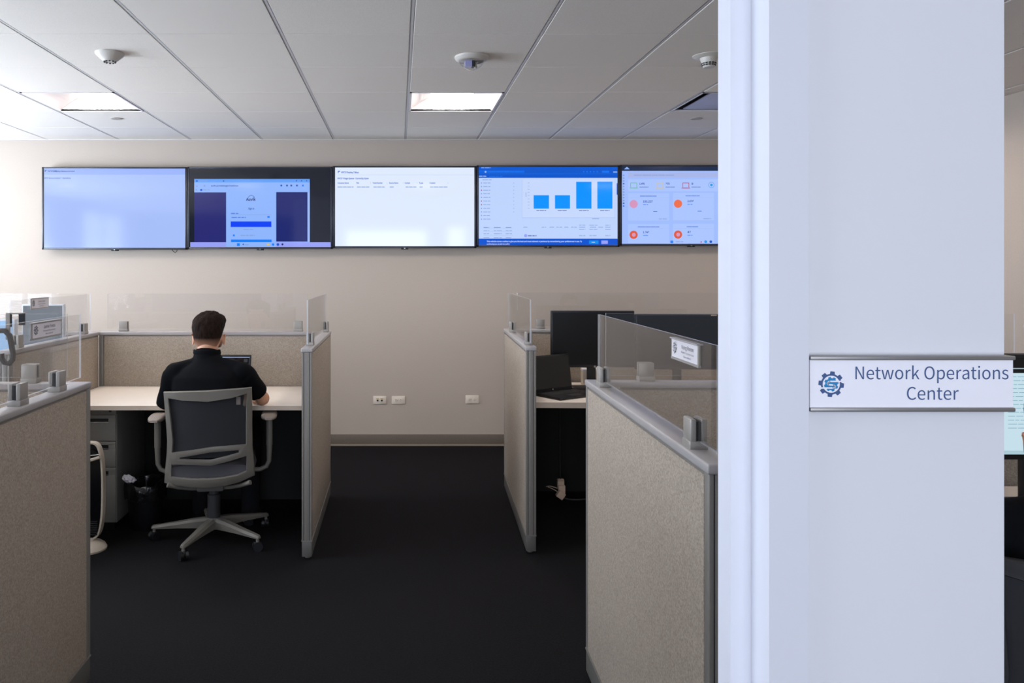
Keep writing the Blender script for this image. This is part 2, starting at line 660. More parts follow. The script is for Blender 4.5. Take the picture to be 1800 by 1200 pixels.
def make_troffer(label, cx, cy, row):
    t = thing('ceiling_light', label, 'ceiling light', (cx, cy, ZC), 0, 'square recessed ceiling lights')
    h = G / 2 - 0.011
    b = MB()
    b.box(-h, h, -h, -h + 0.012, -0.002, 0.012, M_PAN)
    b.box(-h, h, h - 0.012, h, -0.002, 0.012, M_PAN)
    b.box(-h, -h + 0.012, -h, h, -0.002, 0.012, M_PAN)
    b.box(h - 0.012, h, -h, h, -0.002, 0.012, M_PAN)
    b.build('frame', t, smooth=False)
    b = MB()
    # curved reflector wings and end plates rising to the top
    k = h - 0.012
    for s in (-1, 1):
        prev = None
        for q in range(9):
            u = q / 8
            x = s * (k - (k - 0.11) * u)
            z = 0.006 + 0.092 * math.sin(u * math.pi / 2)
            if prev:
                b.quad([(prev[0], -k, prev[1]), (prev[0], k, prev[1]), (x, k, z), (x, -k, z)], M_PAN)
            prev = (x, z)
    for s in (-1, 1):
        cur = [(k - (k - 0.11) * q / 8, 0.006 + 0.092 * math.sin(q / 8 * math.pi / 2)) for q in range(9)]
        pl = cur + [(-u_, v_) for u_, v_ in reversed(cur)]
        for (xa, za), (xb, zb) in zip(cur[:-1], cur[1:]):
            for sg in (-1, 1):
                b.quad([(sg * xa, s * k, 0.0), (sg * xb, s * k, 0.0), (sg * xb, s * k, zb), (sg * xa, s * k, za)], M_PAN)
        b.quad([(-0.11, s * k, 0.0), (0.11, s * k, 0.0), (0.11, s * k, 0.098), (-0.11, s * k, 0.098)], M_PAN)
    b.build('reflector', t)
    b = MB()
    ring = []
    for yy in (-k + 0.01, k - 0.01):
        ring.append([(0.150 * math.cos(a), yy, 0.100 - 0.035 * math.sin(a)) for a in [math.pi * q / 12 for q in range(13)]])
    b.rings(ring, M_LENS)
    b.build('lens', t)
    d = bpy.data.lights.new('troffer_lamp', 'AREA')
    d.shape = 'RECTANGLE'
    d.size, d.size_y = 0.28, 0.54
    d.energy = TROFFER_WATT[row]
    d.color = (1.0, 0.90, 0.80)
    d.spread = math.radians(172)
    lo = bpy.data.objects.new('troffer_lamp', d)
    lo.location = (0, 0, 0.060)
    lo.parent = t
    COL.objects.link(lo)
    return t


for n_, (i, j) in enumerate(LIGHTS):
    cx, cy = GX0 + (i + .5) * G, GY0 + (j + .5) * G
    lab = {(0, 2): 'square recessed ceiling light in front of the middle wall screen',
           (-4, 2): 'square recessed ceiling light near the daylit side, over the left screens',
           (4, 2): 'square recessed ceiling light beyond the white pier'}.get((i, j), 'square recessed ceiling light in the %s row from the back wall, %s' % (
               {2: 'first', -2: 'second', -6: 'third'}[j], {-8: 'closest to the windows', -4: 'over the left cubicles', 0: 'over the aisle', 4: 'over the right-hand cubicles'}[i]))
    make_troffer(lab, cx, cy, j)

M_VENTP = mat('vent_panel', (176, 178, 205), 0.5)
cx, cy = GX0 + (VENT[0] + .5) * G, GY0 + (VENT[1] + .5) * G
t = thing('ceiling_vent', 'dark-framed square ceiling air vent with a pale panel', 'air vent', (cx, cy, ZC))
h = G / 2 - 0.011
b = MB()
M_VD = mat('vent_dark', (46, 46, 62), 0.6)
b.box(-h, h, -h, h, 0.06, 0.065, M_VD)
for s in (-1, 1):
    b.box(s * h - 0.004, s * h + 0.004, -h, h, 0, 0.06, M_VD)
    b.box(-h, h, s * h - 0.004, s * h + 0.004, 0, 0.06, M_VD)
b.build('throat', t, smooth=False)
b = MB()
for s in (-1, 1):
    b.box(s * (h - 0.004) - 0.006, s * (h - 0.004) + 0.006, -h, h, -0.002, 0.01, M_PAN)
b.box(-h, h, h - 0.01, h, -0.002, 0.01, M_PAN)
b.box(-h, h, -h, -h + 0.01, -0.002, 0.01, M_PAN)
b.build('frame', t, smooth=False)
b = MB()
b.box(-h + 0.075, h - 0.075, -h + 0.06, h - 0.03, 0.008, 0.016, M_VENTP, bev=0.003)
b.build('panel', t)

# strobe, detectors, sprinkler covers
M_DEV = mat('device_white', (214, 208, 200), 0.45)
t = thing('alarm_strobe', 'white ceiling alarm strobe with a clear dome, before the middle light', 'alarm', (X_at(829, 4.10), 4.10, ZC))
b = MB()
b.lathe([(0.001, 0.0), (0.088, 0.0), (0.088, -0.008), (0.080, -0.018), (0.068, -0.024), (0.001, -0.024)], (0, 0, 0), M_DEV, n=40)
b.build('base', t)
b = MB()
b.lathe([(0.066, -0.024), (0.062, -0.033), (0.050, -0.049), (0.031, -0.063), (0.011, -0.070), (0.001, -0.071)], (0, 0, 0), M_GLASS, n=32)
b.build('dome', t)
b = MB()
b.box(-0.035, 0.0, -0.02, 0.02, -0.052, -0.024, mat('reflector_blue', (176, 178, 226), 0.3))
b.box(0.0, 0.014, -0.02, 0.02, -0.054, -0.024, M_DARKGREY)
b.tube([(0.022, 0, -0.024), (0.022, 0, -0.060)], 0.006, M_STEEL)
b.build('flash_tube', t)

t = thing('occupancy_sensor', 'white conical ceiling sensor near the daylit side', 'sensor', (X_at(193, 4.03), 4.03, ZC))
b = MB()
b.lathe([(0.001, 0.0), (0.072, 0.0), (0.072, -0.006), (0.066, -0.014), (0.046, -0.032), (0.032, -0.044), (0.001, -0.044)], (0, 0, 0), M_DEV, n=40)
b.build('housing', t)
b = MB()
for q in range(10):
    a = 2 * math.pi * q / 10
    b.sphere((0.027 * math.cos(a), 0.027 * math.sin(a), -0.0455), (0.006, 0.006, 0.005), M_DARKGREY, seg=8)
b.build('vent_holes', t)

t = thing('smoke_detector', 'white smoke detector with slotted head beside the white pier', 'smoke detector', (X_at(1246, 4.08), 4.08, ZC))
b = MB()
b.lathe([(0.001, 0.0), (0.080, 0.0), (0.080, -0.003), (0.062, -0.010), (0.046, -0.013), (0.001, -0.013)], (0, 0, 0), M_DEV, n=40)
b.build('base', t)
b = MB()
b.lathe([(0.001, -0.013), (0.044, -0.013), (0.037, -0.036), (0.030, -0.058), (0.026, -0.062), (0.001, -0.062)], (0, 0, 0), M_DEV, n=40)
b.build('head', t)
b = MB()
for row, (zz, rr) in enumerate(((-0.042, 0.0355), (-0.051, 0.0327))):
    for q in range(14):
        a = 2 * math.pi * q / 14
        mt = Matrix.Rotation(a, 4, 'Z')
        b.box(rr - 0.003, rr + 0.0012, -0.0058, 0.0058, zz - 0.003, zz + 0.003, M_BLACK, mtx=mt)
b.build('vent_slots', t, smooth=False)

for px, lab in ((205, 'small round sprinkler cover behind the left ceiling light'), (1224, 'small round sprinkler cover behind the air vent')):
    b = MB()
    b.lathe([(0.001, 0.0), (0.042, 0.0), (0.042, -0.003), (0.039, -0.006), (0.001, -0.006)], (0, 0, 0), mat('sprinkler_cover', (176, 168, 158), 0.5), n=32)
    o = b.build('sprinkler_cover', loc=(X_at(px, 5.78), 5.78, ZC))
    tag(o, lab, 'sprinkler', 'round sprinkler covers')

# ================================================================= WALL SCREENS
TY = 6.655


def emat(name, rgb, k=1.0):
    return mat('screen_' + name, (4, 4, 5), 0.08, emit=rgb, estr=k, spec=0.5)


class Screen(MB):
    """flat screen picture; coordinates given where the picture elements sit on that plane"""
    def __init__(s, Y):
        super().__init__()
        s.Y = Y
        s.lv = 0

    def r(s, x0, y0, x1, y1, m, lv=1, dy0=0.0, dy1=0.0):
        Y = s.Y - 0.0004 * lv
        s.quad([P(x0, y1 + dy0, Y), P(x1, y1 + dy1, Y), P(x1, y0 + dy1, Y), P(x0, y0 + dy0, Y)], m)

    def t(s, x0, yb, x1, hpx, txt, m, lv=3):
        Y = s.Y - 0.0004 * lv
        o = P(x0, yb, Y)
        kk = Y / F
        text_mesh(s, txt, m, lambda a, c: Vector((o.x + a, Y, o.z + c)), width=(x1 - x0) * kk, height=hpx * kk, bold=0.012)

    def disc(s, cx, cy, r, m, lv=2, n=20, r0=0):
        Y = s.Y - 0.0004 * lv
        if r0:
            for i in range(n):
                a, c = 2 * math.pi * i / n, 2 * math.pi * (i + 1) / n
                s.quad([P(cx + r0 * math.cos(a), cy + r0 * math.sin(a), Y), P(cx + r * math.cos(a), cy + r * math.sin(a), Y),
                        P(cx + r * math.cos(c), cy + r * math.sin(c), Y), P(cx + r0 * math.cos(c), cy + r0 * math.sin(c), Y)][::-1], m)
        else:
            s.quad([P(cx + r * math.cos(2 * math.pi * i / n), cy + r * math.sin(2 * math.pi * i / n), Y) for i in range(n)][::-1], m)


def tv(px0, px1, yt, yb, label, pic, thick=0.045):
    """yt/yb: picture-frame edges"""
    c = P((px0 + px1) / 2, (yt + yb) / 2, TY)
    t = thing('wall_screen', label, 'wall-mounted television', (c.x, TY, c.z), 0, 'row of televisions on the back wall')
    a, d = P(px0 + 0.4, yb, TY), P(px1 - 0.4, yt, TY)
    X0, X1, Z0, Z1 = a.x - c.x, d.x - c.x, a.z - c.z, d.z - c.z
    mm = M_GLOSSBLACK
    bz = 0.017
    bm_ = mat('tv_bezel', (40, 44, 56), 0.3)
    b = MB()
    b.box(X0, X1, 0, thick, Z0, Z1, M_BLACK, bev=0.004)
    b.build('housing', t)
    b = MB()
    b.box(X0, X1, -0.004, 0.006, Z1 - bz * 0.75, Z1, bm_, bev=0.002)
    b.box(X0, X1, -0.004, 0.006, Z0, Z0 + bz * 0.95, bm_, bev=0.002)
    b.box(X0, X0 + bz, -0.004, 0.006, Z0, Z1, bm_, bev=0.002)
    b.box(X1 - bz, X1, -0.004, 0.006, Z0, Z1, bm_, bev=0.002)
    b.build('bezel', t)
    b = MB()
    b.box(-0.03, 0.03, -0.002, 0.02, Z0 - 0.012, Z0 + 0.001, M_BLACK, bev=0.003)
    b.box(-0.006, 0.006, -0.003, 0.0, Z0 - 0.004, Z0 + 0.004, M_STEEL)
    b.build('sensor_bar', t)
    b = MB()
    b.box(-0.25, 0.25, thick, YB - TY, -0.2, 0.2, M_SOFFIT)
    b.build('wall_bracket', t)
    s = Screen(TY - 0.0005)
    pic(s)
    for v in s.bm.verts:
        v.co = v.co - Vector((c.x, TY, c.z))
    s.build('screen', t, smooth=False)
    return t


E_W3 = emat('cool_white', (224, 236, 255), 0.98)
E_B1 = emat('pale_periwinkle', (166, 190, 248))
E_B1b = emat('periwinkle_band', (150, 176, 246))
E_TXT = emat('ink_blue', (52, 84, 170))
E_TXTL = emat('light_ink', (130, 158, 218))
E_BLK = emat('black', (12, 18, 34))
E_NAVY = emat('navy', (34, 34, 112))
E_NAVY2 = emat('deep_blue', (22, 32, 108))
E_SKY = emat('sky_blue', (142, 180, 250))
E_LAV = emat('lavender', (150, 160, 246))
E_BTN = emat('button_blue', (0, 64, 246))
E_BTN2 = emat('azure', (0, 126, 255))
E_BAR = emat('bar_azure', (0, 146, 255))
E_HEAD = emat('header_blue', (0, 86, 204))
E_HEAD2 = emat('header_light_blue', (14, 116, 240))
E_P4 = emat('paper_blue', (190, 212, 252))
E_LINE = emat('rule_blue', (158, 184, 238))
E_P5 = emat('dashboard_blue', (160, 188, 252))
E_P5c = emat('card_blue', (170, 196, 254))
E_TOP5 = emat('dark_navy', (28, 44, 78))
E_GRN = emat('green', (96, 190, 120))
E_YEL = emat('yellow', (222, 192, 96))
E_RED = emat('red', (196, 50, 90))
E_ORG = emat('orange', (238, 112, 76))
E_ORG2 = emat('orange_dark', (224, 88, 60))
E_PNK = emat('pink', (214, 150, 190))
E_CYAN = emat('cyan', (20, 150, 230))


def words(s, x0, x1, y, m, lv=2, hgt=1.3, wmin=4, wmax=12, gap=1.2, seed=0):
    rr = random.Random(seed * 97 + int(x0 * 3 + y * 7))
    x = x0
    while x < x1 - 1:
        w_ = min(rr.uniform(wmin, wmax), x1 - x)
        s.r(x, y - hgt / 2, x + w_, y + hgt / 2, m, lv)
        x += w_ + gap


def pic1(s):
    s.r(76.5, 296, 326.5, 435.5, E_B1, 0)
    s.r(76.5, 296, 326.5, 307, E_B1b, 1)
    s.r(78.5, 299.3, 80, 302, E_TXT, 2)
    s.r(78.5, 298.6, 82.5, 299.6, E_TXT, 2)
    s.t(84, 302, 100, 2.6, 'NYCS', E_TXT)
    s.t(94.5, 302, 131.5, 2.4, 'Display Measurement', E_TXT)
    s.t(78, 314, 124.5, 2.3, 'NYCS Announcement & Operations', E_TXT)


def pic2(s):
    s.r(333, 296, 582, 434, E_BLK, 0)
    s.r(334.5, 425.5, 582, 434, E_LAV, 1)
    s.r(341.5, 314.5, 544.5, 425.5, E_SKY, 1)
    s.r(341.5, 314.5, 544.5, 320.5, emat('tab_blue', (96, 158, 244)), 2)
    s.r(341.5, 338, 397.5, 425.5, E_NAVY, 2)
    s.r(485.5, 337.5, 540.5, 424.5, E_NAVY2, 2)
    s.r(397.5, 337, 485.5, 434, E_SKY, 2)
    s.disc(346, 318, 1.6, E_HEAD, 3)
    words(s, 350, 365, 318, E_TXTL, 3)
    s.disc(393, 318, 1.2, E_TXT, 3)
    for x in (521, 530, 539):
        s.disc(x, 317.5, 1.1, E_TXT, 3)
    s.t(371, 327.5, 419, 2.4, 'auth.portal/login?redirect', E_TXT, 3)
    for x, m_ in ((494.5, E_HEAD), (504.5, E_TXT), (512, E_TXT), (522, E_TXT), (532.5, E_BTN2)):
        s.r(x - 1.5, 324.5, x + 1.5, 327.5, m_, 3)
    s.disc(346, 327, 1.4, E_TXTL, 3)
    s.disc(359.5, 326.5, 1.6, E_TXTL, 3)
    s.disc(345, 333.5, 1.5, E_TXTL, 3)
    s.r(352, 332, 355.5, 335.5, E_HEAD, 3)
    words(s, 357, 369, 333.7, E_TXTL, 3)
    # logo: arc and word
    s.t(432.5, 352.6, 449.5, 4.8, 'Auvik', E_NAVY2, 4)
    n = 14
    for i in range(n):
        a, c = math.pi * (1 + i / n), math.pi * (1 + (i + 1) / n)
        Y = s.Y - 0.0012
        s.quad([P(441.8 + 5.6 * math.cos(a), 347.6 + 4.6 * math.sin(a), Y), P(441.8 + 4.7 * math.cos(a), 347.6 + 3.8 * math.sin(a), Y),
                P(441.8 + 4.7 * math.cos(c), 347.6 + 3.8 * math.sin(c), Y), P(441.8 + 5.6 * math.cos(c), 347.6 + 4.6 * math.sin(c), Y)], E_TXT)
    s.t(436.3, 368, 446.7, 3.0, 'Sign in', E_TXT, 4)
    words(s, 406, 419, 375, E_HEAD, 3, 1.2)
    s.r(406, 377.3, 477, 377.7, E_TXTL, 3)
    words(s, 407, 432, 382, E_HEAD, 3, 1.1)
    s.r(470, 379.6, 474, 382.8, E_BTN2, 3)
    s.r(405.5, 389, 477, 398.8, E_BTN, 3)
    words(s, 428, 445, 403.5, E_TXTL, 3, 1)
    s.disc(411, 413.5, 1.8, E_BTN2, 3)
    words(s, 423, 448, 413.5, E_TXTL, 3, 1.4)
    s.r(406, 420.8, 477.5, 425.3, E_BTN2, 3)
    s.r(416.5, 427.3, 421.5, 432.2, E_BTN2, 3)
    s.disc(427.5, 429.3, 1.3, E_HEAD, 3)
    words(s, 429.5, 439, 430, E_TXTL, 3, 1.4)
    s.r(469, 428, 474, 431, E_YEL, 3)
    s.disc(480, 429.6, 2.2, E_BTN2, 3)
    s.disc(488.5, 429.6, 2.3, E_HEAD, 3)
    s.disc(496.5, 429.3, 1.8, E_NAVY, 3)
    s.r(542, 338, 544, 424, E_B1, 3)


def pic3(s):
    s.r(588, 294.5, 835, 433, E_W3, 0)
    s.r(594, 300.5, 595.2, 304, E_HEAD, 2)
    s.r(594, 300.3, 598, 301.6, E_HEAD, 2)
    s.t(600, 304.2, 630.5, 2.8, 'NYCS Display 2 Map', E_HEAD)
    s.r(594, 307.5, 832, 307.8, E_LINE, 1)
    s.t(593.5, 314.8, 648, 2.7, 'NYCS Triage Queue - Currently Open', E_HEAD)
    for x0, x1, tx in ((593.5, 613, 'Company Name'), (626, 631, 'Title'), (655, 672.5, 'Ticket Number'), (684, 700, 'Source Name'), (711.5, 721, 'Contact'), (736.5, 744, 'Type'), (755, 765, 'Created')):
        s.t(x0, 322.6, x1, 2.2, tx, E_HEAD)
    for x in (651.5, 680.5, 708.5, 733, 787):
        s.r(x, 320, x + 0.4, 323, E_LINE, 2)
    for x0, x1 in ((593.5, 621.5), (627.5, 650.5), (656.5, 676), (685, 692), (713, 732), (737.5, 743), (756, 786.5)):
        words(s, x0, x1, 328.6, E_TXTL, 2, 1.3, 5, 9, 0.8)


def pic4(s):
    s.r(841, 293, 1087, 431, E_P4, 0)
    s.r(841, 293, 1087, 312.5, E_HEAD, 1)
    s.r(841, 299.2, 922, 303.2, emat('mid_blue', (0, 100, 226)), 2)
    s.r(841, 305, 1087, 305.5, E_HEAD2, 2)
    words(s, 846, 863, 294.8, E_SKY, 3, 1.2)
    words(s, 858, 921, 302, E_HEAD2, 3, 1.6, 8, 14)
    s.disc(853.5, 302, 1.8, E_SKY, 3)
    words(s, 842, 855, 309.5, E_P4, 3, 1.3)
    words(s, 860, 883, 309.7, E_HEAD2, 3, 1.3)
    for q in range(5):
        s.disc(1026 + 6 * q, 301.8, 1.3, E_HEAD2, 3)
    s.r(1058, 300, 1071, 303.5, E_HEAD2, 3)
    words(s, 1078, 1085, 302.2, E_P4, 3, 1.2)
    s.r(841, 419.3, 1087, 431, emat('footer_blue', (0, 82, 208)), 1)
    s.t(855.5, 425.3, 1023, 2.4, 'This website stores cookies to give you the best and most relevant experience by remembering your preferences in use. By', E_P4)
    s.t(855.5, 429.8, 896, 2.3, 'continuing you accept our policy', E_P4)
    s.r(1035.5, 422.5, 1052, 428.5, emat('cyan_button', (0, 140, 236)), 2)
    s.r(1057, 422.5, 1068.5, 428.5, E_LAV, 2)
    words(s, 1040, 1047, 425.6, E_P4, 4, 1.2)
    # side list
    for k in range(11):
        y = 316 + 6.35 * k
        s.disc(846.3, y + 5.5, 1.1, E_RED if k in (2, 5, 6) else E_TXTL, 2, 10)
        words(s, 849.5, 862, y + 5.5, E_TXTL, 2, 1.1, 4, 9)
        if k < 9:
            s.disc(903, y + 5.5, 1.0, E_LINE, 2, 8)
    words(s, 848, 864, 316, E_TXTL, 2, 1.2)
    s.r(918, 315, 1079.5, 382.5, emat('chart_paper', (198, 216, 252)), 1)
    s.r(918, 382.3, 1082, 382.9, E_LINE, 2)
    s.r(917.6, 315, 918, 382.5, E_LINE, 2)
    for k in range(9):
        s.r(927.5, 321 + 5.6 * k, 931, 321.6 + 5.6 * k, E_TXTL, 2)
    s.r(924, 338, 925, 346, E_TXTL, 2)
    for x0, x1, yt in ((938, 965, 343), (975.5, 1002, 343), (1012.8, 1039.7, 319.3), (1050, 1076.6, 319.1)):
        s.r(x0, yt, x1, 366.6, E_BAR, 3)
        words(s, x0 + 5, x1 - 5, 370, E_TXT, 3, 1.1, 5, 9, 0.8)
    s.r(1084, 322, 1087, 342, E_HEAD, 2)
    for x0, x1 in ((939, 962), (962.5, 962.9)):
        pass
    s.r(1041, 383.6, 1053, 384.7, E_TXTL, 2)
    for y in (393, 399.2, 404.8, 411.8):
        for x0, x1 in ((850, 860), (868, 882), (889, 900)):
            words(s, x0, x1, y + (6 if y > 393 else 6.8), E_TXTL if y > 398 else E_TXT, 2, 0.9)
        if y > 399:
            s.r(850, y + 1.5, 902, y + 1.8, E_LINE, 2)
    for x0, x1 in ((920, 927), (952, 960), (966, 974), (978, 990), (992, 999), (1004, 1014), (1018, 1030), (1037, 1048), (1052, 1060), (1064, 1073)):
        words(s, x0, x1, 399.2, E_TXTL, 2, 1.1)
    for x0, x1 in ((1018, 1029), (1036, 1050), (1064, 1073)):
        words(s, x0, x1, 395.4, E_TXTL, 2, 1)
        words(s, x0, x1, 403, E_TXTL, 2, 1)
        words(s, x0, x1, 414, E_TXTL, 2, 1)
    s.disc(924, 414, 2.8, E_LAV, 2)
    words(s, 928, 943, 414.2, E_TXT, 2, 1.4)


def laptop_icon(s, cx, cy, m):
    for x0, y0, x1, y1 in ((cx - 5.3, cy - 4.6, cx + 5.3, cy - 3.6), (cx - 5.9, cy - 4.4, cx - 4.9, cy + 3.6), (cx + 4.9, cy - 4.4, cx + 5.9, cy + 3.6), (cx - 7.3, cy + 4.2, cx + 7.3, cy + 5.6)):
        s.r(x0, y0, x1, y1, m, 3)


def pic5(s):
    s.r(1092.5, 292, 1338, 428.8, E_P5, 0)
    s.r(1092.5, 292, 1338, 300.2, E_TOP5, 1)
    s.prism([(0, 0)] * 0 or [(P(1097, 297, s.Y - .001).x, P(1097, 297.4, s.Y).z), (P(1107, 297, s.Y - .001).x, P(1107, 297.4, s.Y).z), (P(1102, 293, s.Y - .001).x, P(1102, 293, s.Y).z)], s.Y - 0.001, s.Y - 0.0008, E_SKY)
    s.r(1104, 303.5, 1338, 311.5, emat('search_grey', (168, 182, 232)), 1)
    words(s, 1114, 1185, 307.8, E_TXTL, 2, 1.1, 10, 24, 1)
    s.r(1104, 315, 1338, 336, E_P5c, 1)
    for cx, m_, tx in ((1114, E_GRN, '1,486'), (1160, E_YEL, '370'), (1205.5, E_RED, '9')):
        laptop_icon(s, cx, 325.5, m_)
        s.t(cx + 10, 324.4, cx + (19 if tx == '1,486' else 17 if tx == '370' else 13), 3.2, tx, E_TXT)
        words(s, cx + 10, cx + 26, 328.8, E_TXT, 2, 0.8, 6, 12, 0.3)
    s.disc(1250.5, 325, 5.2, E_CYAN, 2, 24, r0=4.6)
    s.disc(1250.5, 325, 2.2, E_CYAN, 2)
    for k in range(12):
        s.r(1094.8, 307 + k * 4.9, 1097.6, 309.2 + k * 4.9, E_TXT if k in (3, 10) else E_HEAD2 if k == 11 else E_TXTL, 2)
    for cx0, hx0, hx1, d1, m1, hy, big in ((1104, 1125, 1154, 1113.8, E_PNK, 344.5, '192,227'), (1183, 1205, 1230, 1191.8, E_ORG, 344, '2,078'),
                                          (1104, 1121, 1159, 1113.8, E_ORG2, 398.7, '1,743'), (1183, 1207, 1228, 1191.8, E_ORG2, 398.3, '47')):
        lower = hy > 390
        y0 = hy - 5
        s.r(cx0, y0, cx0 + 72, y0 + (34 if lower else 48), E_P5c, 1)
        s.r(cx0, y0 + 8, cx0 + 72, y0 + 8.3, E_LINE, 2)
        words(s, hx0, hx1, hy, E_HEAD, 2, 0.9, 8, 14, 0.3)
        cy_ = hy + (14 if not lower else 13.8)
        s.disc(d1, cy_, 7.2, m1, 2, 28)
        if lower:
            s.disc(d1 + 0.3, cy_, 3.4, E_PNK, 3)
        tx0 = d1 + 16.5
        s.t(tx0, hy + 11, tx0 + (17 if len(big) > 5 else 11 if len(big) > 2 else 6), 3.2, big, E_TXT)
        words(s, tx0, tx0 + 9, hy + 15, E_HEAD2, 2, 1.0)
        if not lower:
            words(s, tx0 + 18, tx0 + 25, hy + 27, E_HEAD2, 2, 1.0)
            words(s, tx0 + 28, tx0 + 42, hy + 40.3, E_TXTL, 2, 1.0)
    s.r(1178.5, 422.6, 1183.3, 427.2, E_BTN2, 2)
    words(s, 1188, 1201, 424.8, E_TXTL, 2, 1)
    s.r(1231.5, 424, 1233.5, 426.4, E_RED, 2)
    s.disc(1240.5, 424.7, 2.5, E_CYAN, 2)
    s.disc(1249.5, 424.7, 2.4, E_HEAD, 2)


tv(73.5, 329.3, 293.6, 438.6, 'wall screen at the daylit end showing a nearly blank pale blue page', pic1)
tv(329.3, 585.2, 293.0, 437.4, 'wall screen showing a sign-in window on a black desktop', pic2)
tv(585.2, 837.6, 291.8, 435.8, 'wall screen with a white page and a short table at its top', pic3)
tv(837.6, 1089.3, 290.6, 433.8, 'wall screen with four blue bars in a chart', pic4)
tv(1089.3, 1341.5, 290.0, 431.6, 'wall screen with orange round icons, partly behind the white pier', pic5)
b = MB()
cc = P(310, 440, 6.69)
b.tube([P(302, 437, 6.69), P(304, 441, 6.685), P(308, 444, 6.68), P(311, 441, 6.685), P(311.5, 437, 6.69)], 0.003, M_BLACK, n=6)
tag(b.build('cable_loop'), 'small loop of black cable hanging below the first wall screen', 'cable')

# ================================================================= OUTLETS
M_SLOT = mat('slot_grey', (120, 108, 98), 0.6)


def outlet(px0, px1, py0, py1, label, kind):
    c = P((px0 + px1) / 2, (py0 + py1) / 2, YB)
    t = thing('wall_outlet', label, 'outlet', (c.x, YB, c.z), 0, 'outlet plates low on the back wall')
    w_, h_ = (px1 - px0) * YB / F / 2, (py1 - py0) * YB / F / 2
    b = MB()
    b.box(-w_, w_, -0.007, 0.0, -h_, h_, M_PLATE, bev=0.003)
    b.build('plate', t)
    b = MB()
    if kind == 'data':
        for s in (-0.018, 0.018):
            b.box(s - 0.0075, s + 0.0075, -0.009, -0.006, -0.011, 0.003, M_BLACK)
            b.box(s - 0.012, s + 0.012, -0.0085, -0.006, 0.008, 0.016, mat('data_tag', (188, 164, 104), 0.6))
        b.build('data_jack', t)
    else:
        for s in (-0.020, 0.020):
            b.lathe([(0.001, -0.0095), (0.0155, -0.0095), (0.0165, -0.007)], (s, 0, -0.003), M_PLATE, n=20, axis='Y')
            b.box(s - 0.007, s + 0.004, -0.0105, -0.009, 0.001, 0.0035, M_SLOT)
            b.box(s - 0.007, s + 0.004, -0.0105, -0.009, -0.0095, -0.007, M_SLOT)
            b.box(s + 0.008, s + 0.012, -0.0105, -0.009, -0.005, 0.0, M_SLOT)
        b.build('socket', t)


outlet(656, 679, 695.7, 709.7, 'white data jack plate with two black ports on the back wall', 'data')
outlet(688.7, 712, 695.7, 709.7, 'white power outlet plate beside the data jack plate', 'power')
outlet(818.3, 841.5, 694.3, 709.0, 'white power outlet plate on its own near the right-hand partition', 'power')

# ================================================================= PARTITIONS
PT = 0.052
PZ = 1.098


def clamp(parent, s, gy=0.0):
    b = MB()
    b.box(s - 0.027, s + 0.027, -0.019, -0.0055, PZ, PZ + 0.068, M_CLAMP, bev=0.0035)
    b.box(s - 0.027, s + 0.027, 0.0055, 0.019, PZ, PZ + 0.068, M_CLAMP, bev=0.0035)
    b.box(s - 0.029, s + 0.029, -0.021, 0.021, PZ - 0.001, PZ + 0.018, M_CLAMP, bev=0.003)
    o = b.build('glass_clamp', parent)
    b = MB()
    b.box(s - 0.024, s + 0.024, -0.0054, 0.0054, PZ + 0.018, PZ + 0.062, M_PAD)
    b.build('rubber_pad', o)


def glass_pane(parent, a, c, z0=PZ + 0.019, z1=1.346, th=0.007):
    b = MB()
    b.box(a, c, -th / 2, th / 2, z0, z1, M_GLASS)
    b.bm.faces.ensure_lookup_table()
    ei = b._mi(M_EDGE)
    for f in b.bm.faces:
        f.normal_update()
        if abs(f.normal.y) < 0.5:
            f.material_index = ei
    return b.build('glass_screen', parent, smooth=False)


def partition(label, p0, p1, posts=(True, True), glass=None, clamps=(), fab=M_FABRIC, notch0=0):
    """p0 -> p1 is the centre line on the floor"""
    v = Vector((p1[0] - p0[0], p1[1] - p0[1]))
    L = v.length
    t = thing('cubicle_partition', label, 'office partition', (p0[0], p0[1], 0), math.atan2(v.y, v.x), 'fabric cubicle partitions with glass tops')
    h = PT / 2
    a = 0.030 if posts[0] else 0.0
    c = L - (0.030 if posts[1] else 0.0)
    b = MB()
    b.box(a + 0.002, c - 0.002, -h + 0.003, h - 0.003, 0.100, PZ - 0.022, M_METAL)
    b.box(a + 0.004, c - 0.004, -h, h, 0.106, PZ - 0.030, fab, bev=0.0025)
    b.build('fabric_panel', t)
    b = MB()
    b.box(-0.003, L + 0.003, -h - 0.004, h + 0.004, PZ - 0.022, PZ, M_CAP, bev=0.0045, seg=3)
    b.build('top_cap', t)
    b = MB()
    b.box(0.002, L - 0.002, -h + 0.0005, h - 0.0005, 0.018, 0.098, M_BASEK, bev=0.002)
    b.box(0.0, L, -h - 0.002, h + 0.002, 0.098, 0.1035, M_METAL)
    b.build('base_rail', t)
    for e, on in ((0, posts[0]), (1, posts[1])):
        if not on:
            continue
        x0, x1 = (0.0, 0.030) if e == 0 else (L - 0.030, L)
        b = MB()
        b.box(x0 + 0.002, x1 - 0.002, -h + 0.002, h - 0.002, 0.103, PZ - 0.022, M_GROOVE)
        b.box(x0, x1, -h, -h + 0.010, 0.103, PZ - 0.022, M_METAL, bev=0.0015)
        b.box(x0, x1, h - 0.010, h, 0.103, PZ - 0.022, M_METAL, bev=0.0015)
        b.box(x0, x1, -h + 0.0125, h - 0.0125, 0.103, PZ - 0.022, M_METAL, bev=0.001)
        b.build('end_post', t)
    for s in (0.05, L - 0.05):
        b = MB()
        b.lathe([(0.001, 0.0), (0.014, 0.0), (0.014, 0.006), (0.005, 0.008), (0.005, 0.02)], (s, 0, 0), M_BASEK, n=14)
        b.build('levelling_foot', t)
    if glass:
        glass_pane(t, *glass)
    for s in clamps:
        clamp(t, s)
    return t


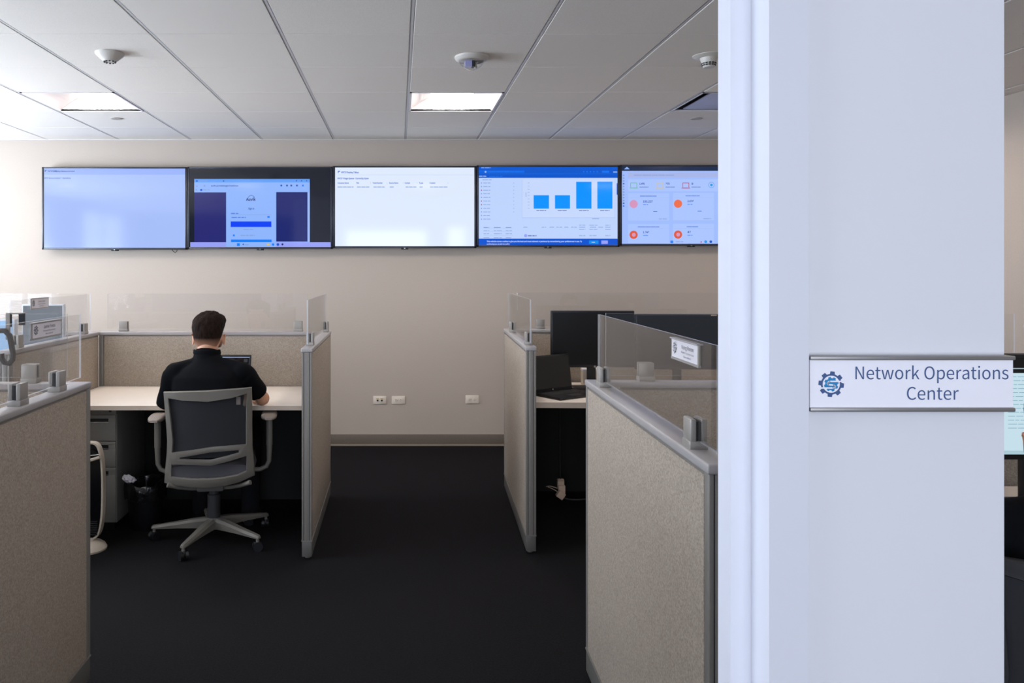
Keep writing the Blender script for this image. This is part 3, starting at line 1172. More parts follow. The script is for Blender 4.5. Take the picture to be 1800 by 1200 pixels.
# 1 near-left, along the aisle: +X face at -1.1225
x = -1.1225 - PT / 2
partition('tan partition beside the aisle in the left foreground, cut by the frame', (x, 2.88), (x, 1.72), (True, True),
          (0.03, 1.10), (2.88 - 2.66, 2.88 - 2.385))
# 2 near-left, across: centre Y 2.855
partition('tan partition crossing behind the left foreground partition', (-1.176, 2.854), (-2.70, 2.854), (False, False),
          (0.02, 1.50), (0.152, 1.2))
# 3 divider between the seated man's cubicle and the window-side cubicle
x = -1.955 - PT / 2
partition('tan partition left of the seated man, with a small nameplate on its glass', (x, 3.97), (x, 5.157), (True, False),
          (0.06, 1.11), (0.14, 1.0))
# 4 back of the man's cubicle
partition('tan partition behind the desk of the seated man', (-1.956, 5.185), (-0.502, 5.185), (True, False),
          (0.05, 1.36), (0.155, 1.30))
# 5 man's right side, along the aisle
x = -0.4475 - PT / 2
partition('tan partition right of the seated man at the aisle', (x, 4.086), (x, 5.235), (True, True),
          (0.03, 1.10), (0.165, 1.06))
# 6 window-side cubicle back
partition('tan partition at the back of the window-side cubicle', (-3.55, 5.185), (-2.010, 5.185), (False, False),
          (0.02, 1.50), (0.35, 1.2))
# 7 far right, along the aisle (slightly turned)
TA = 0.0415
f7 = (0.6755 + PT / 2, 4.167)
e7 = (f7[0] + 1.27 * math.sin(TA), f7[1] + 1.27 * math.cos(TA))
partition('grey-beige partition at the far end of the aisle, right side', f7, e7, (True, True), (0.03, 1.22), (0.12, 0.95))
# 8 far right back
ca, sa = math.cos(TA), math.sin(TA)
s8 = (e7[0] + 0.028, e7[1] - 0.028)
partition('grey-beige partition behind the black monitors', s8, (s8[0] + 1.5 * ca, s8[1] - 1.5 * sa), (False, True),
          (0.03, 1.46), (0.19, 1.2))
# 9 near right, along the aisle
n9 = (0.655 + PT / 2, 1.662)
e9 = (0.698 + PT / 2, 2.937)
L9 = math.hypot(e9[0] - n9[0], e9[1] - n9[1])
partition('large grey-beige partition in the right foreground beside the white frame', n9, e9, (True, True),
          (0.02, L9 - 0.10), (0.165, L9 - 0.175))
# 10 near right back
s10 = (e9[0] + 0.030, e9[1] - 0.030)
partition('grey-beige partition crossing behind the right foreground partition', s10, (s10[0] + 1.52 * ca, s10[1] - 1.52 * 0.03), (False, True),
          (0.01, 1.48), (0.155, 1.35))


# nameplates hooked over the glass
def gear(mb, cx, cz, R, fn, m_out, m_in, m_bg, lv=1.0, slots=True):
    """gear emblem: toothed ring, inner gear and a white S"""
    def toothed(r1, r2, nt, ph):
        pts = []
        for k in range(nt):
            for u, rr in ((0.0, r1), (0.10, r1), (0.20, r2), (0.62, r2), (0.72, r1)):
                a = 2 * math.pi * (k + u) / nt + ph
                pts.append((cx + rr * math.cos(a), cz + rr * math.sin(a)))
        return pts

    def poly(pts, m, l):
        mi = mb._mi(m)
        c = mb.bm.verts.new(fn(cx, cz, l))
        vs = [mb.bm.verts.new(fn(p[0], p[1], l)) for p in pts]
        for i in range(len(vs)):
            f = mb.bm.faces.new((c, vs[i], vs[(i + 1) % len(vs)]))
            f.material_index = mi

    def circ(r, m, l):
        poly([(cx + r * math.cos(2 * math.pi * i / 40), cz + r * math.sin(2 * math.pi * i / 40)) for i in range(40)], m, l)
    poly(toothed(R * 0.80, R, 8, 0.35), m_out, 1)
    circ(R * 0.66, m_bg, 2)
    poly(toothed(R * 0.47, R * 0.57, 8, -0.05), m_in, 3)
    if slots:
        q = R * 0.055
        path = [(1.05, .22), (-.12, .22), (-.27, .16), (-.30, .06), (-.22, -.03), (.18, -.07), (.29, -.13), (.28, -.24), (.14, -.29), (-1.05, -.29)]
        for (a0, b0), (a1, b1) in zip(path[:-1], path[1:]):
            dx, dz = a1 - a0, b1 - b0
            l_ = math.hypot(dx, dz)
            nx, nz = -dz / l_ * q, dx / l_ * q
            ex, ez = dx / l_ * q * 0.5, dz / l_ * q * 0.5
            pp = [(cx + a0 * R + nx - ex, cz + b0 * R + nz - ez), (cx + a0 * R - nx - ex, cz + b0 * R - nz - ez), (cx + a1 * R - nx + ex, cz + b1 * R - nz + ez), (cx + a1 * R + nx + ex, cz + b1 * R + nz + ez)]
            f = mb.bm.faces.new([mb.bm.verts.new(fn(u, v, 4)) for u, v in pp])
            f.material_index = mb._mi(m_bg)


def nameplate(label, X, Y0, Y1, zt, zb, side, l1, l2, l3, rz=0.0):
    """side=+1: printed face looks to +X ; -1: to -X"""
    t = thing('nameplate', label, 'nameplate', (X, (Y0 + Y1) / 2, zb), rz, 'nameplates hooked on the glass')
    L = (Y1 - Y0) / 2
    H = zt - zb
    b = MB()
    b.box(-0.0018, 0.0018, -L, L, -0.002, H, M_CLAMP)
    b.box(-0.006, 0.008, -L, L, H, H + 0.003, M_CAP) if side < 0 else b.box(-0.008, 0.006, -L, L, H, H + 0.003, M_CAP)
    b.box(-0.003, 0.003, -L, L, -0.004, 0.001, M_CAP)
    b.build('holder', t)
    b = MB()
    o = 0.0022 * side
    b.box(min(0, o), max(0, o), -L + 0.008, L - 0.005, 0.002, H - 0.002, M_PAPER)

    def fn(u, v, l=1):   # u from the reader's left, v up
        yy = (-L + u) if side > 0 else (L - u)
        return Vector((o + side * (0.0002 + 0.0003 * l), yy, v))
    bmt = b
    gear(bmt, 0.030, H * 0.55, H * 0.31, fn, M_DARKINK, M_DARKINK, M_PAPER, slots=True)
    for tx, zz, hh, x0, ww in ((l1, H * 0.60, H * 0.20, 0.083, 0.085), (l2, H * 0.38, H * 0.09, 0.080, 0.090), (l3, H * 0.18, H * 0.09, 0.095, 0.055)):
        text_mesh(bmt, tx, M_DARKINK, lambda a_, c_: fn(x0 + a_, zz + c_, 2), width=ww, height=hh)
    b.build('name_card', t, smooth=False)
    return t


nameplate('white nameplate on the glass of the left foreground partition', -1.140, 2.45, 2.668, 1.338, 1.290, 1, 'Jame Feros', 'Network Administrator', 'Operations')
nameplate('small white nameplate on the glass left of the seated man', -1.974, 4.24, 4.455, 1.347, 1.293, 1, 'James Jones', 'Service Technician', 'Operations')
nameplate('white nameplate on the glass of the right foreground partition', 0.6885, 1.795, 1.995, 1.335, 1.288, -1, 'Neeg Reron', 'Field Technician', 'Operations', rz=-0.034)

# over-the-glass hook on the near-left cross partition
t = thing('coat_hook', 'dark grey hook hung over the partition glass at the left edge', 'hook', (-1.388, 2.854, 0))
b = MB()
for dx in (0.0, 0.028):
    pass
b.box(-0.022, -0.004, -0.015, -0.006, 1.300, 1.346, M_BLACK, bev=0.002)
b.box(0.012, 0.034, 0.006, 0.015, 1.305, 1.350, M_BLACK, bev=0.002)
b.build('grip_pad', t)
b = MB()
b.box(-0.022, 0.034, -0.015, 0.015, 1.3465, 1.3505, M_CLAMP, bev=0.001)
b.box(-0.020, -0.006, -0.022, -0.015, 1.255, 1.3505, M_CLAMP)
b.build('bracket', t)
b = MB()
hp = [(-0.20, -0.03, 1.288), (-0.02, -0.03, 1.288), (-0.002, -0.03, 1.272), (0.004, -0.03, 1.24), (0.010, -0.03, 1.205), (0.008, -0.03, 1.185), (-0.004, -0.03, 1.170), (-0.020, -0.03, 1.174), (-0.030, -0.03, 1.188), (-0.032, -0.03, 1.206)]
b.strip(hp, 0.017, 0.018, mat('hook_grey', (44, 44, 49), 0.45))
b.build('arm', t)

# ================================================================= DESKS


def desk(label, x0, x1, y0, y1, th, rz=0.0, piv=None, left=True):
    piv = piv or (x0, y0)
    t = thing('desk', label, 'desk', (piv[0], piv[1], 0), rz, 'cubicle desks')
    b = MB()
    X0, X1, Y0, Y1 = x0 - piv[0], x1 - piv[0], y0 - piv[1], y1 - piv[1]
    b.box(X0, X1, Y0, Y1, 0.742 - th, 0.742, M_DESK, bev=0.002)
    b.box(X0 + 0.001, X1 - 0.001, Y0 - 0.002, Y0 + 0.001, 0.742 - th + 0.001, 0.7405, M_DESKEDGE)
    b.build('worktop', t)
    for s in ((X0 + 0.006, X1 - 0.030) if left else (X1 - 0.030,)):
        b = MB()
        b.box(s, s + 0.024, Y0 + 0.30, Y1 - 0.01, 0.0, 0.742 - th, M_DARKGREY)
        b.build('side_support', t, smooth=False)
    b = MB()  # near-black sheet added to stand in for the deep shade under the desk
    b.box(X0 + 0.03, X1 - 0.03, Y1 - 0.05, Y1 - 0.03, 0.02, 0.742 - th, mat('shade_panel_dark', (20, 20, 20), 0.8))
    b.build('modesty_panel', t, smooth=False)
    return t


desk('cream desk top where the man in black is working', -1.952, -0.503, 4.43, 5.155, 0.027, left=False)
desk('cream desk at the far right holding the black laptop and monitors', 0.752, 2.20, 4.55, 5.352, 0.034, rz=-TA)
desk('cream desk at the right edge behind the white pier', 0.80, 2.20, 2.36, 2.79, 0.03)
desk('cream desk of the window-side cubicle', -3.45, -2.03, 4.45, 5.155, 0.03)
desk('cream desk in the left foreground cubicle', -2.65, -1.20, 2.10, 2.82, 0.03)

# ---- pedestal cabinet
t = thing('file_cabinet', 'grey metal drawer cabinet under the desk of the man', 'file cabinet', (-1.945, 4.545, 0))
W_ = 0.322
b = MB()
b.box(0, W_, 0.012, 0.52, 0.045, 0.713, M_CAB, bev=0.002)
b.box(0.02, W_ - 0.02, 0.03, 0.5, 0.0, 0.05, M_BLACK)
b.box(0.0, W_, 0.0, 0.013, 0.672, 0.713, M_CAB, bev=0.0015)
b.build('body', t)
b = MB()
b.lathe([(0.001, -0.004), (0.007, -0.004), (0.008, 0.0)], (W_ - 0.035, 0.0, 0.692), M_DARKGREY, n=16, axis='Y')
b.build('lock', t)
for z0, z1 in ((0.519, 0.667), (0.369, 0.514), (0.050, 0.364)):
    b = MB()
    hz = z1 - 0.030
    # face with a recessed pull slot
    b.box(0.003, W_ - 0.004, 0.0, 0.012, z0, hz - 0.012, M_CAB, bev=0.0012)
    b.box(0.003, W_ - 0.004, 0.0, 0.012, hz + 0.010, z1, M_CAB, bev=0.0012)
    b.box(0.003, 0.03, 0.0, 0.012, hz - 0.012, hz + 0.010, M_CAB)
    b.box(W_ - 0.045, W_ - 0.004, 0.0, 0.012, hz - 0.012, hz + 0.010, M_CAB)
    d = b.build('drawer', t)
    b = MB()
    b.box(0.03, W_ - 0.045, -0.003, 0.004, hz - 0.014, hz - 0.009, M_STEEL, bev=0.001)
    b.box(0.03, W_ - 0.045, 0.010, 0.0125, hz - 0.012, hz + 0.010, M_BLACK)
    b.build('drawer_pull', d)

# ---- tower heater (white oval ring, dark front)
t = thing('tower_heater', 'white-rimmed oval tower heater standing by the drawer cabinet', 'heater', (-1.672, 4.25, 0))
rx, z0, z1 = 0.086, 0.062, 0.575
pts = []
n = 48
for i in range(n):
    a = 2 * math.pi * i / n
    ca_, sa_ = math.cos(a), math.sin(a)
    xx = rx * (abs(ca_) ** 0.42) * (1 if ca_ >= 0 else -1)
    zz = (z0 + z1) / 2 + (z1 - z0) / 2 * (abs(sa_) ** 0.80) * (1 if sa_ >= 0 else -1)
    pts.append((xx, 0, zz))
b = MB()
b.strip(pts, 0.011, 0.045, M_WHITEPL, closed=True)
b.strip([(-0.078, -0.02, 0.487), (0, -0.02, 0.478), (0.078, -0.02, 0.503)], 0.016, 0.04, M_WHITEPL)
b.build('rim', t)
b = MB()
b.prism([(p[0] * 0.93, 0.319 + (p[2] - 0.319) * 0.97) for p in pts], -0.022, 0.03, M_GLOSSBLACK)
b.build('front_panel', t)
b = MB()
b.prism([(-0.078, 0.52), (0.068, 0.512), (0.055, 0.535), (0.02, 0.553), (-0.03, 0.555)], -0.030, -0.022, M_GLOSSBLACK)
b.tube([(-0.075, -0.031, 0.500), (0.072, -0.031, 0.517)], 0.0018, M_STEEL, n=6)
b.build('control_panel', t)
b = MB()
for k in range(8):
    zz = 0.085 + k * 0.010
    b.box(-0.062, 0.062, -0.027, -0.022, zz, zz + 0.004, M_DARKGREY)
b.build('lower_grille', t)
b = MB()
b.lathe([(0.001, 0.0), (0.098, 0.0), (0.100, 0.010), (0.092, 0.024), (0.070, 0.040), (0.045, 0.050), (0.038, 0.066), (0.001, 0.066)], (0, 0, 0), M_WHITEPL, n=40)
b.build('base', t)

# ---- waste bin with liner and paper
M_BAG = mat('bin_liner', (16, 16, 18), 0.22, bump=1.0, bump_s=26)
t = thing('waste_bin', 'black waste bin with a shiny liner under the desk', 'waste bin', (-1.475, 4.62, 0))
b = MB()
b.lathe([(0.085, 0.0), (0.088, 0.004), (0.112, 0.255), (0.108, 0.255), (0.085, 0.01), (0.001, 0.01)], (0, 0, 0), M_BLACK, n=28)
b.build('bucket', t)
b = MB()
n = 40
rr = random.Random(3)
prof = [(0.117, 0.175), (0.119, 0.23), (0.117, 0.262), (0.108, 0.268), (0.102, 0.24), (0.098, 0.17)]
rs = []
ph = [rr.uniform(0, 6.28) for _ in range(6)]
for k, (r_, z_) in enumerate(prof):
    ring = []
    for i in range(n):
        a = 2 * math.pi * i / n
        wob = 0.004 * math.sin(7 * a + ph[0]) + 0.003 * math.sin(13 * a + ph[1] + k)
        zz = z_ + 0.008 * math.sin(3 * a + ph[2]) + 0.005 * math.sin(9 * a + ph[3] + k) + (0.045 * max(0, math.cos(a - 0.5)) ** 3 if 1 < k < 5 else 0)
        ring.append(((r_ + wob) * math.cos(a), (r_ + wob) * math.sin(a), zz))
    rs.append(ring)
b.rings(rs, M_BAG, cap=False)
b.build('liner', t, angle=60)
b = MB()
bm = bmesh.new()
bmesh.ops.create_icosphere(bm, subdivisions=3, radius=1)
for v in bm.verts:
    d = noise.noise(v.co * 2.2) * 0.45 + noise.noise(v.co * 5) * 0.25
    v.co = Vector((v.co.x * 0.036 * (1 + d), v.co.y * 0.026 * (1 + d), v.co.z * 0.020 * (1 + d)))
bm.transform(Matrix.Translation((-1.560, 4.575, 0.292)) @ Matrix.Rotation(0.35, 4, 'Y'))
b.merge(bm, M_PAPER)
o = b.build('paper_scrap', angle=25)
tag(o, 'crumpled white paper lying on the waste bin', 'paper')


# ================================================================= OFFICE CHAIR (faces +Y, hub at origin)
def make_chair(label, loc, rz, dark=False):
    M_CHAIR = M_DARKGREY if dark else globals()['M_CHAIR']
    M_CHAIRPAD = M_BLACK if dark else globals()['M_CHAIRPAD']
    t = thing('office_chair', label, 'office chair', loc, rz, 'mesh-backed office chairs')
    SY = -0.245   # backrest plane

    def bk(cx, cy, dy=0.0):
        xx = (cx - 785) * 0.000897
        zz = CZ - (188 + cy / 3.333) * 0.00299
        lean = (zz - 0.45) * -0.10
        curve = 0.9 * xx * xx
        return Vector((xx, SY + lean + curve + dy, zz))
    # back frame: outer and inner outlines -> ring of quads with thickness
    top_o = [(527, 92), (600, 88), (785, 82), (960, 76), (1033, 74)]
    rgt_o = [(1035, 180), (1034, 300), (1036, 430), (1043, 530), (1048, 608)]
    bot_o = [(960, 640), (870, 657), (780, 663), (690, 660), (600, 650), (522, 636)]
    lft_o = [(528, 560), (539, 470), (544, 380), (539, 280), (532, 180)]
    top_i = [(557, 130), (640, 142), (785, 150), (920, 132), (1004, 110)]
    rgt_i = [(1001, 190), (999, 300), (999, 420), (1000, 500), (1000, 572)]
    bot_i = [(950, 592), (870, 602), (780, 606), (690, 605), (620, 600), (568, 594)]
    lft_i = [(569, 540), (575, 460), (580, 380), (572, 280), (563, 190)]
    O, I = top_o + rgt_o + bot_o + lft_o, top_i + rgt_i + bot_i + lft_i
    b = MB()
    rs = []
    for (ox, oy), (ix, iy) in zip(O, I):
        po, pi_ = bk(ox, oy), bk(ix, iy)
        d = (pi_ - po).normalized() * 0.004
        y = Vector((0, 1, 0))
        rs.append([po + d - y * 0.016, pi_ - d - y * 0.016, pi_ - y * 0.011, pi_ + y * 0.011, pi_ - d + y * 0.014, po + d + y * 0.014, po + y * 0.011, po - y * 0.011])
    b.rings(rs, M_CHAIR, closed=True)
    b.build('back_frame', t, angle=50)
    # mesh
    b = MB()
    rows = []
    for k in range(13):
        u = k / 12
        yy = 112 + (560 - 112) * u
        row = []
        for q in range(9):
            cx_ = 548 + (1018 - 548) * q / 8
            row.append(bk(cx_, yy, 0.004 + 0.006 * math.sin(math.pi * q / 8) * math.sin(math.pi * u)))
        rows.append(row)
    for k in range(11):
        for q in range(8):
            if k < 10:
                b.quad([rows[k][q], rows[k][q + 1], rows[k + 1][q + 1], rows[k + 1][q]], M_NET)
    bmesh.ops.remove_doubles(b.bm, verts=b.bm.verts[:], dist=1e-5)
    net = b.build('back_mesh', t, angle=80)
    b = MB()
    c_ = bk(957, 148, -0.002)
    b.box(c_.x - 0.011, c_.x + 0.011, c_.y - 0.001, c_.y + 0.001, c_.z - 0.022, c_.z + 0.02, mat('faded_tag', (112, 104, 100), 0.7))
    b.build('care_tag', net)
    # lumbar bar: hexagonal frame
    LO = [(562, 452), (680, 434), (800, 416), (1003, 413), (1003, 482), (905, 505), (800, 526), (562, 520)]
    LI = [(618, 478), (700, 463), (795, 447), (958, 443), (958, 458), (885, 474), (795, 492), (618, 487)]
    b = MB()
    rs = []
    for (ox, oy), (ix, iy) in zip(LO, LI):
        po, pi_ = bk(ox, oy, -0.012), bk(ix, iy, -0.012)
        y = Vector((0, 1, 0))
        mid = po.lerp(pi_, 0.5)
        rs.append([po - y * 0.005, mid - y * 0.009, pi_ - y * 0.004, pi_ + y * 0.008, po + y * 0.008])
    b.rings(rs, M_CHAIR, closed=True)
    b.build('lumbar_support', t, angle=40)
    # under-back carrier arms and block
    b = MB()
    for s in (-1, 1):
        pp = [Vector((s * 0.215, SY + 0.02, 0.372)), Vector((s * 0.16, SY + 0.045, 0.350)), Vector((s * 0.10, SY + 0.07, 0.335)), Vector((s * 0.055, SY + 0.09, 0.330))]
        b.tube(pp, [0.013, 0.011, 0.010, 0.011], M_CHAIR)
    b.box(-0.072, 0.072, SY + 0.05, 0.11, 0.318, 0.378, mat('mechanism_grey', (96, 94, 92), 0.5), bev=0.012)
    b.build('tilt_mechanism', t)
    # seat
    b = MB()
    nst = 9
    rs = []
    for k in range(nst):
        u = k / (nst - 1)
        yy = -0.215 + 0.47 * u
        hw = 0.235 * (0.86 + 0.14 * math.sin(math.pi * min(1, u * 1.3) / 1.3 + 0.3))
        ring = []
        for q in range(20):
            a = 2 * math.pi * q / 20
            ca_, sa_ = math.cos(a), math.sin(a)
            xx = hw * (abs(ca_) ** 0.35) * (1 if ca_ >= 0 else -1)
            zz = 0.432 + (0.036 * (abs(sa_) ** 0.6)) * (1 if sa_ >= 0 else -1) - (0.03 * max(0, u - 0.75) * 2)
            ring.append((xx, yy, zz))
        rs.append(ring)
    b.rings(rs, M_SEAT)
    b.build('seat', t, angle=50)
    # gas lift
    b = MB()
    b.lathe([(0.001, 0.10), (0.036, 0.10), (0.036, 0.255), (0.026, 0.258), (0.026, 0.33), (0.001, 0.33)], (0, 0, 0), M_DARKGREY, n=28)
    b.build('gas_lift', t)
    # arms
    for s in (-1, 1):
        b = MB()
        x_ = s * 0.305
        b.tube([(x_, 0.0, 0.665), (x_, 0.0, 0.50), (x_ - s * 0.002, 0.0, 0.43), (x_ - s * 0.016, 0.0, 0.400), (x_ - s * 0.05, 0.0, 0.385), (x_ - s * 0.16, 0.0, 0.383)],
               [0.016, 0.016, 0.0135, 0.013, 0.013, 0.013], M_CHAIR)
        b.tube([(x_, 0.0, 0.672), (x_, 0.0, 0.52)], [0.0185, 0.0185], M_CHAIR)
        arm = b.build('armrest', t)
        b = MB()
        rs = []
        for k in range(11):
            u = k / 10
            yy = -0.125 + 0.25 * u
            hw = 0.044 * (1 - abs(2 * u - 1) ** 3.5 * 0.55)
            hh = 0.015 * (1 - abs(2 * u - 1) ** 4 * 0.6)
            rs.append([(x_ + hw * math.copysign(abs(math.cos(a)) ** 0.55, math.cos(a)), yy, 0.688 + hh * math.copysign(abs(math.sin(a)) ** 0.6, math.sin(a))) for a in [2 * math.pi * q / 16 for q in range(16)]])
        b.rings(rs, M_CHAIRPAD)
        b.build('arm_pad', arm, angle=50)
    # star base
    a0 = math.radians(-105) - rz
    b = MB()
    b.lathe([(0.001, 0.068), (0.045, 0.068), (0.052, 0.08), (0.050, 0.115), (0.038, 0.128), (0.001, 0.128)], (0, 0, 0), M_CHAIR, n=28)
    b.build('hub', t)
    for k in range(5):
        a = a0 + k * 2 * math.pi / 5
        mt = Matrix.Rotation(a, 4, 'Z')
        b = MB()
        rs = []
        for (r_, hw, zt, zb) in ((0.03, 0.030, 0.126, 0.070), (0.10, 0.029, 0.120, 0.072), (0.20, 0.024, 0.104, 0.072), (0.30, 0.018, 0.090, 0.068), (0.335, 0.015, 0.085, 0.066), (0.342, 0.010, 0.080, 0.068)):
            rs.append([mt @ Vector(p) for p in ((r_, -hw * 0.55, zt), (r_, hw * 0.55, zt), (r_, hw, zt - 0.012), (r_, hw * 0.85, zb), (r_, -hw * 0.85, zb), (r_, -hw, zt - 0.012))])
        b.rings(rs, M_CHAIR)
        c0 = mt @ Vector((0.328, 0, 0))
        b.lathe([(0.001, 0.045), (0.009, 0.045), (0.009, 0.07), (0.001, 0.07)], (c0.x, c0.y, 0), M_CHAIR, n=12)
        leg = b.build('base_arm', t, angle=40)
        # twin-wheel caster
        b = MB()
        ca_ = a + 0.9
        ct = Matrix.Translation((c0.x, c0.y, 0.026)) @ Matrix.Rotation(ca_, 4, 'Z')
        for s in (-1, 1):
            bm = bmesh.new()
            bmesh.ops.create_cone(bm, cap_ends=True, segments=22, radius1=0.026, radius2=0.023, depth=0.016)
            bm.transform(ct @ Matrix.Translation((0, s * 0.013, 0)) @ Matrix.Rotation(s * R90, 4, 'X'))
            b.merge(bm, M_BLACK)
        b.box(-0.02, 0.02, -0.006, 0.006, -0.004, 0.024, M_BLACK, bev=0.004, mtx=ct)
        b.build('caster', leg)
    return t


CH = (-1.028, 4.405)
make_chair('grey mesh-backed office chair under the man in black', (CH[0], CH[1], 0), math.radians(7))


# ================================================================= PEOPLE
def remesh(mb, voxel, smooth, name):
    """fuse overlapping closed shapes into one continuous skin"""
    me = bpy.data.meshes.new('tmp')
    mb.bm.to_mesh(me)
    mb.bm.free()
    o = bpy.data.objects.new('tmp', me)
    COL.objects.link(o)
    md = o.modifiers.new('r', 'REMESH')
    md.mode = 'VOXEL'
    md.voxel_size = voxel
    ms = o.modifiers.new('s', 'SMOOTH')
    ms.factor = 0.5
    ms.iterations = smooth
    dg = bpy.context.evaluated_depsgraph_get()
    dg.update()
    out = bpy.data.meshes.new_from_object(o.evaluated_get(dg))
    out.name = name
    bpy.data.objects.remove(o)
    bpy.data.meshes.remove(me)
    out.materials.clear()
    return out


def skin_obj(mb, voxel, smooth, name, mats, parent, matfn=None):
    me = remesh(mb, voxel, smooth, name)
    for m in mats:
        me.materials.append(m)
    me.polygons.foreach_set('use_smooth', [True] * len(me.polygons))
    if matfn:
        for p in me.polygons:
            p.material_index = matfn(p.center)
    else:
        for p in me.polygons:
            p.material_index = 0
    o = bpy.data.objects.new(name, me)
    COL.objects.link(o)
    o.parent = parent
    return o


def bez(a, b_, c, n=6):
    a, b_, c = Vector(a), Vector(b_), Vector(c)
    return [a * (1 - t) ** 2 + b_ * 2 * t * (1 - t) + c * t * t for t in [i / n for i in range(n + 1)]]


def hand(mb, wrist, fwd, side, up, m, thumb=1, curl=0.35):
    """five fingers of unequal length; fwd: towards the fingers, side: towards the thumb"""
    wv, f, s, u = Vector(wrist), Vector(fwd).normalized(), Vector(side).normalized(), Vector(up).normalized()
    palm = wv + f * 0.048
    # palm: several flattened capsules
    for k, off in enumerate((-0.027, -0.009, 0.009, 0.027)):
        mb.capsule(wv + s * off * 0.6, wv + f * 0.085 + s * off, 0.014, 0.0125, m, n=10)
    for k, (off, ln) in enumerate(((-0.030, 0.058), (-0.010, 0.073), (0.010, 0.080), (0.030, 0.072))):
        p0 = wv + f * 0.088 + s * off
        d1 = (f * math.cos(curl) - u * math.sin(curl)).normalized()
        d2 = (f * math.cos(curl * 2.4) - u * math.sin(curl * 2.4)).normalized()
        d3 = (f * math.cos(curl * 3.4) - u * math.sin(curl * 3.4)).normalized()
        p1 = p0 + d1 * ln * 0.45
        p2 = p1 + d2 * ln * 0.32
        p3 = p2 + d3 * ln * 0.25
        mb.capsule(p0, p1, 0.0090, 0.0082, m, n=10)
        mb.capsule(p1, p2, 0.0082, 0.0075, m, n=10)
        mb.capsule(p2, p3, 0.0075, 0.0066, m, n=10)
    q0 = wv + f * 0.028 + s * 0.026
    q1 = q0 + (f * 0.6 + s * 0.75).normalized() * 0.042 - u * 0.004
    q2 = q1 + (f * 0.85 + s * 0.4).normalized() * 0.032 - u * 0.004
    mb.capsule(q0, q1, 0.0125, 0.0100, m, n=10)
    mb.capsule(q1, q2, 0.0100, 0.0080, m, n=10)


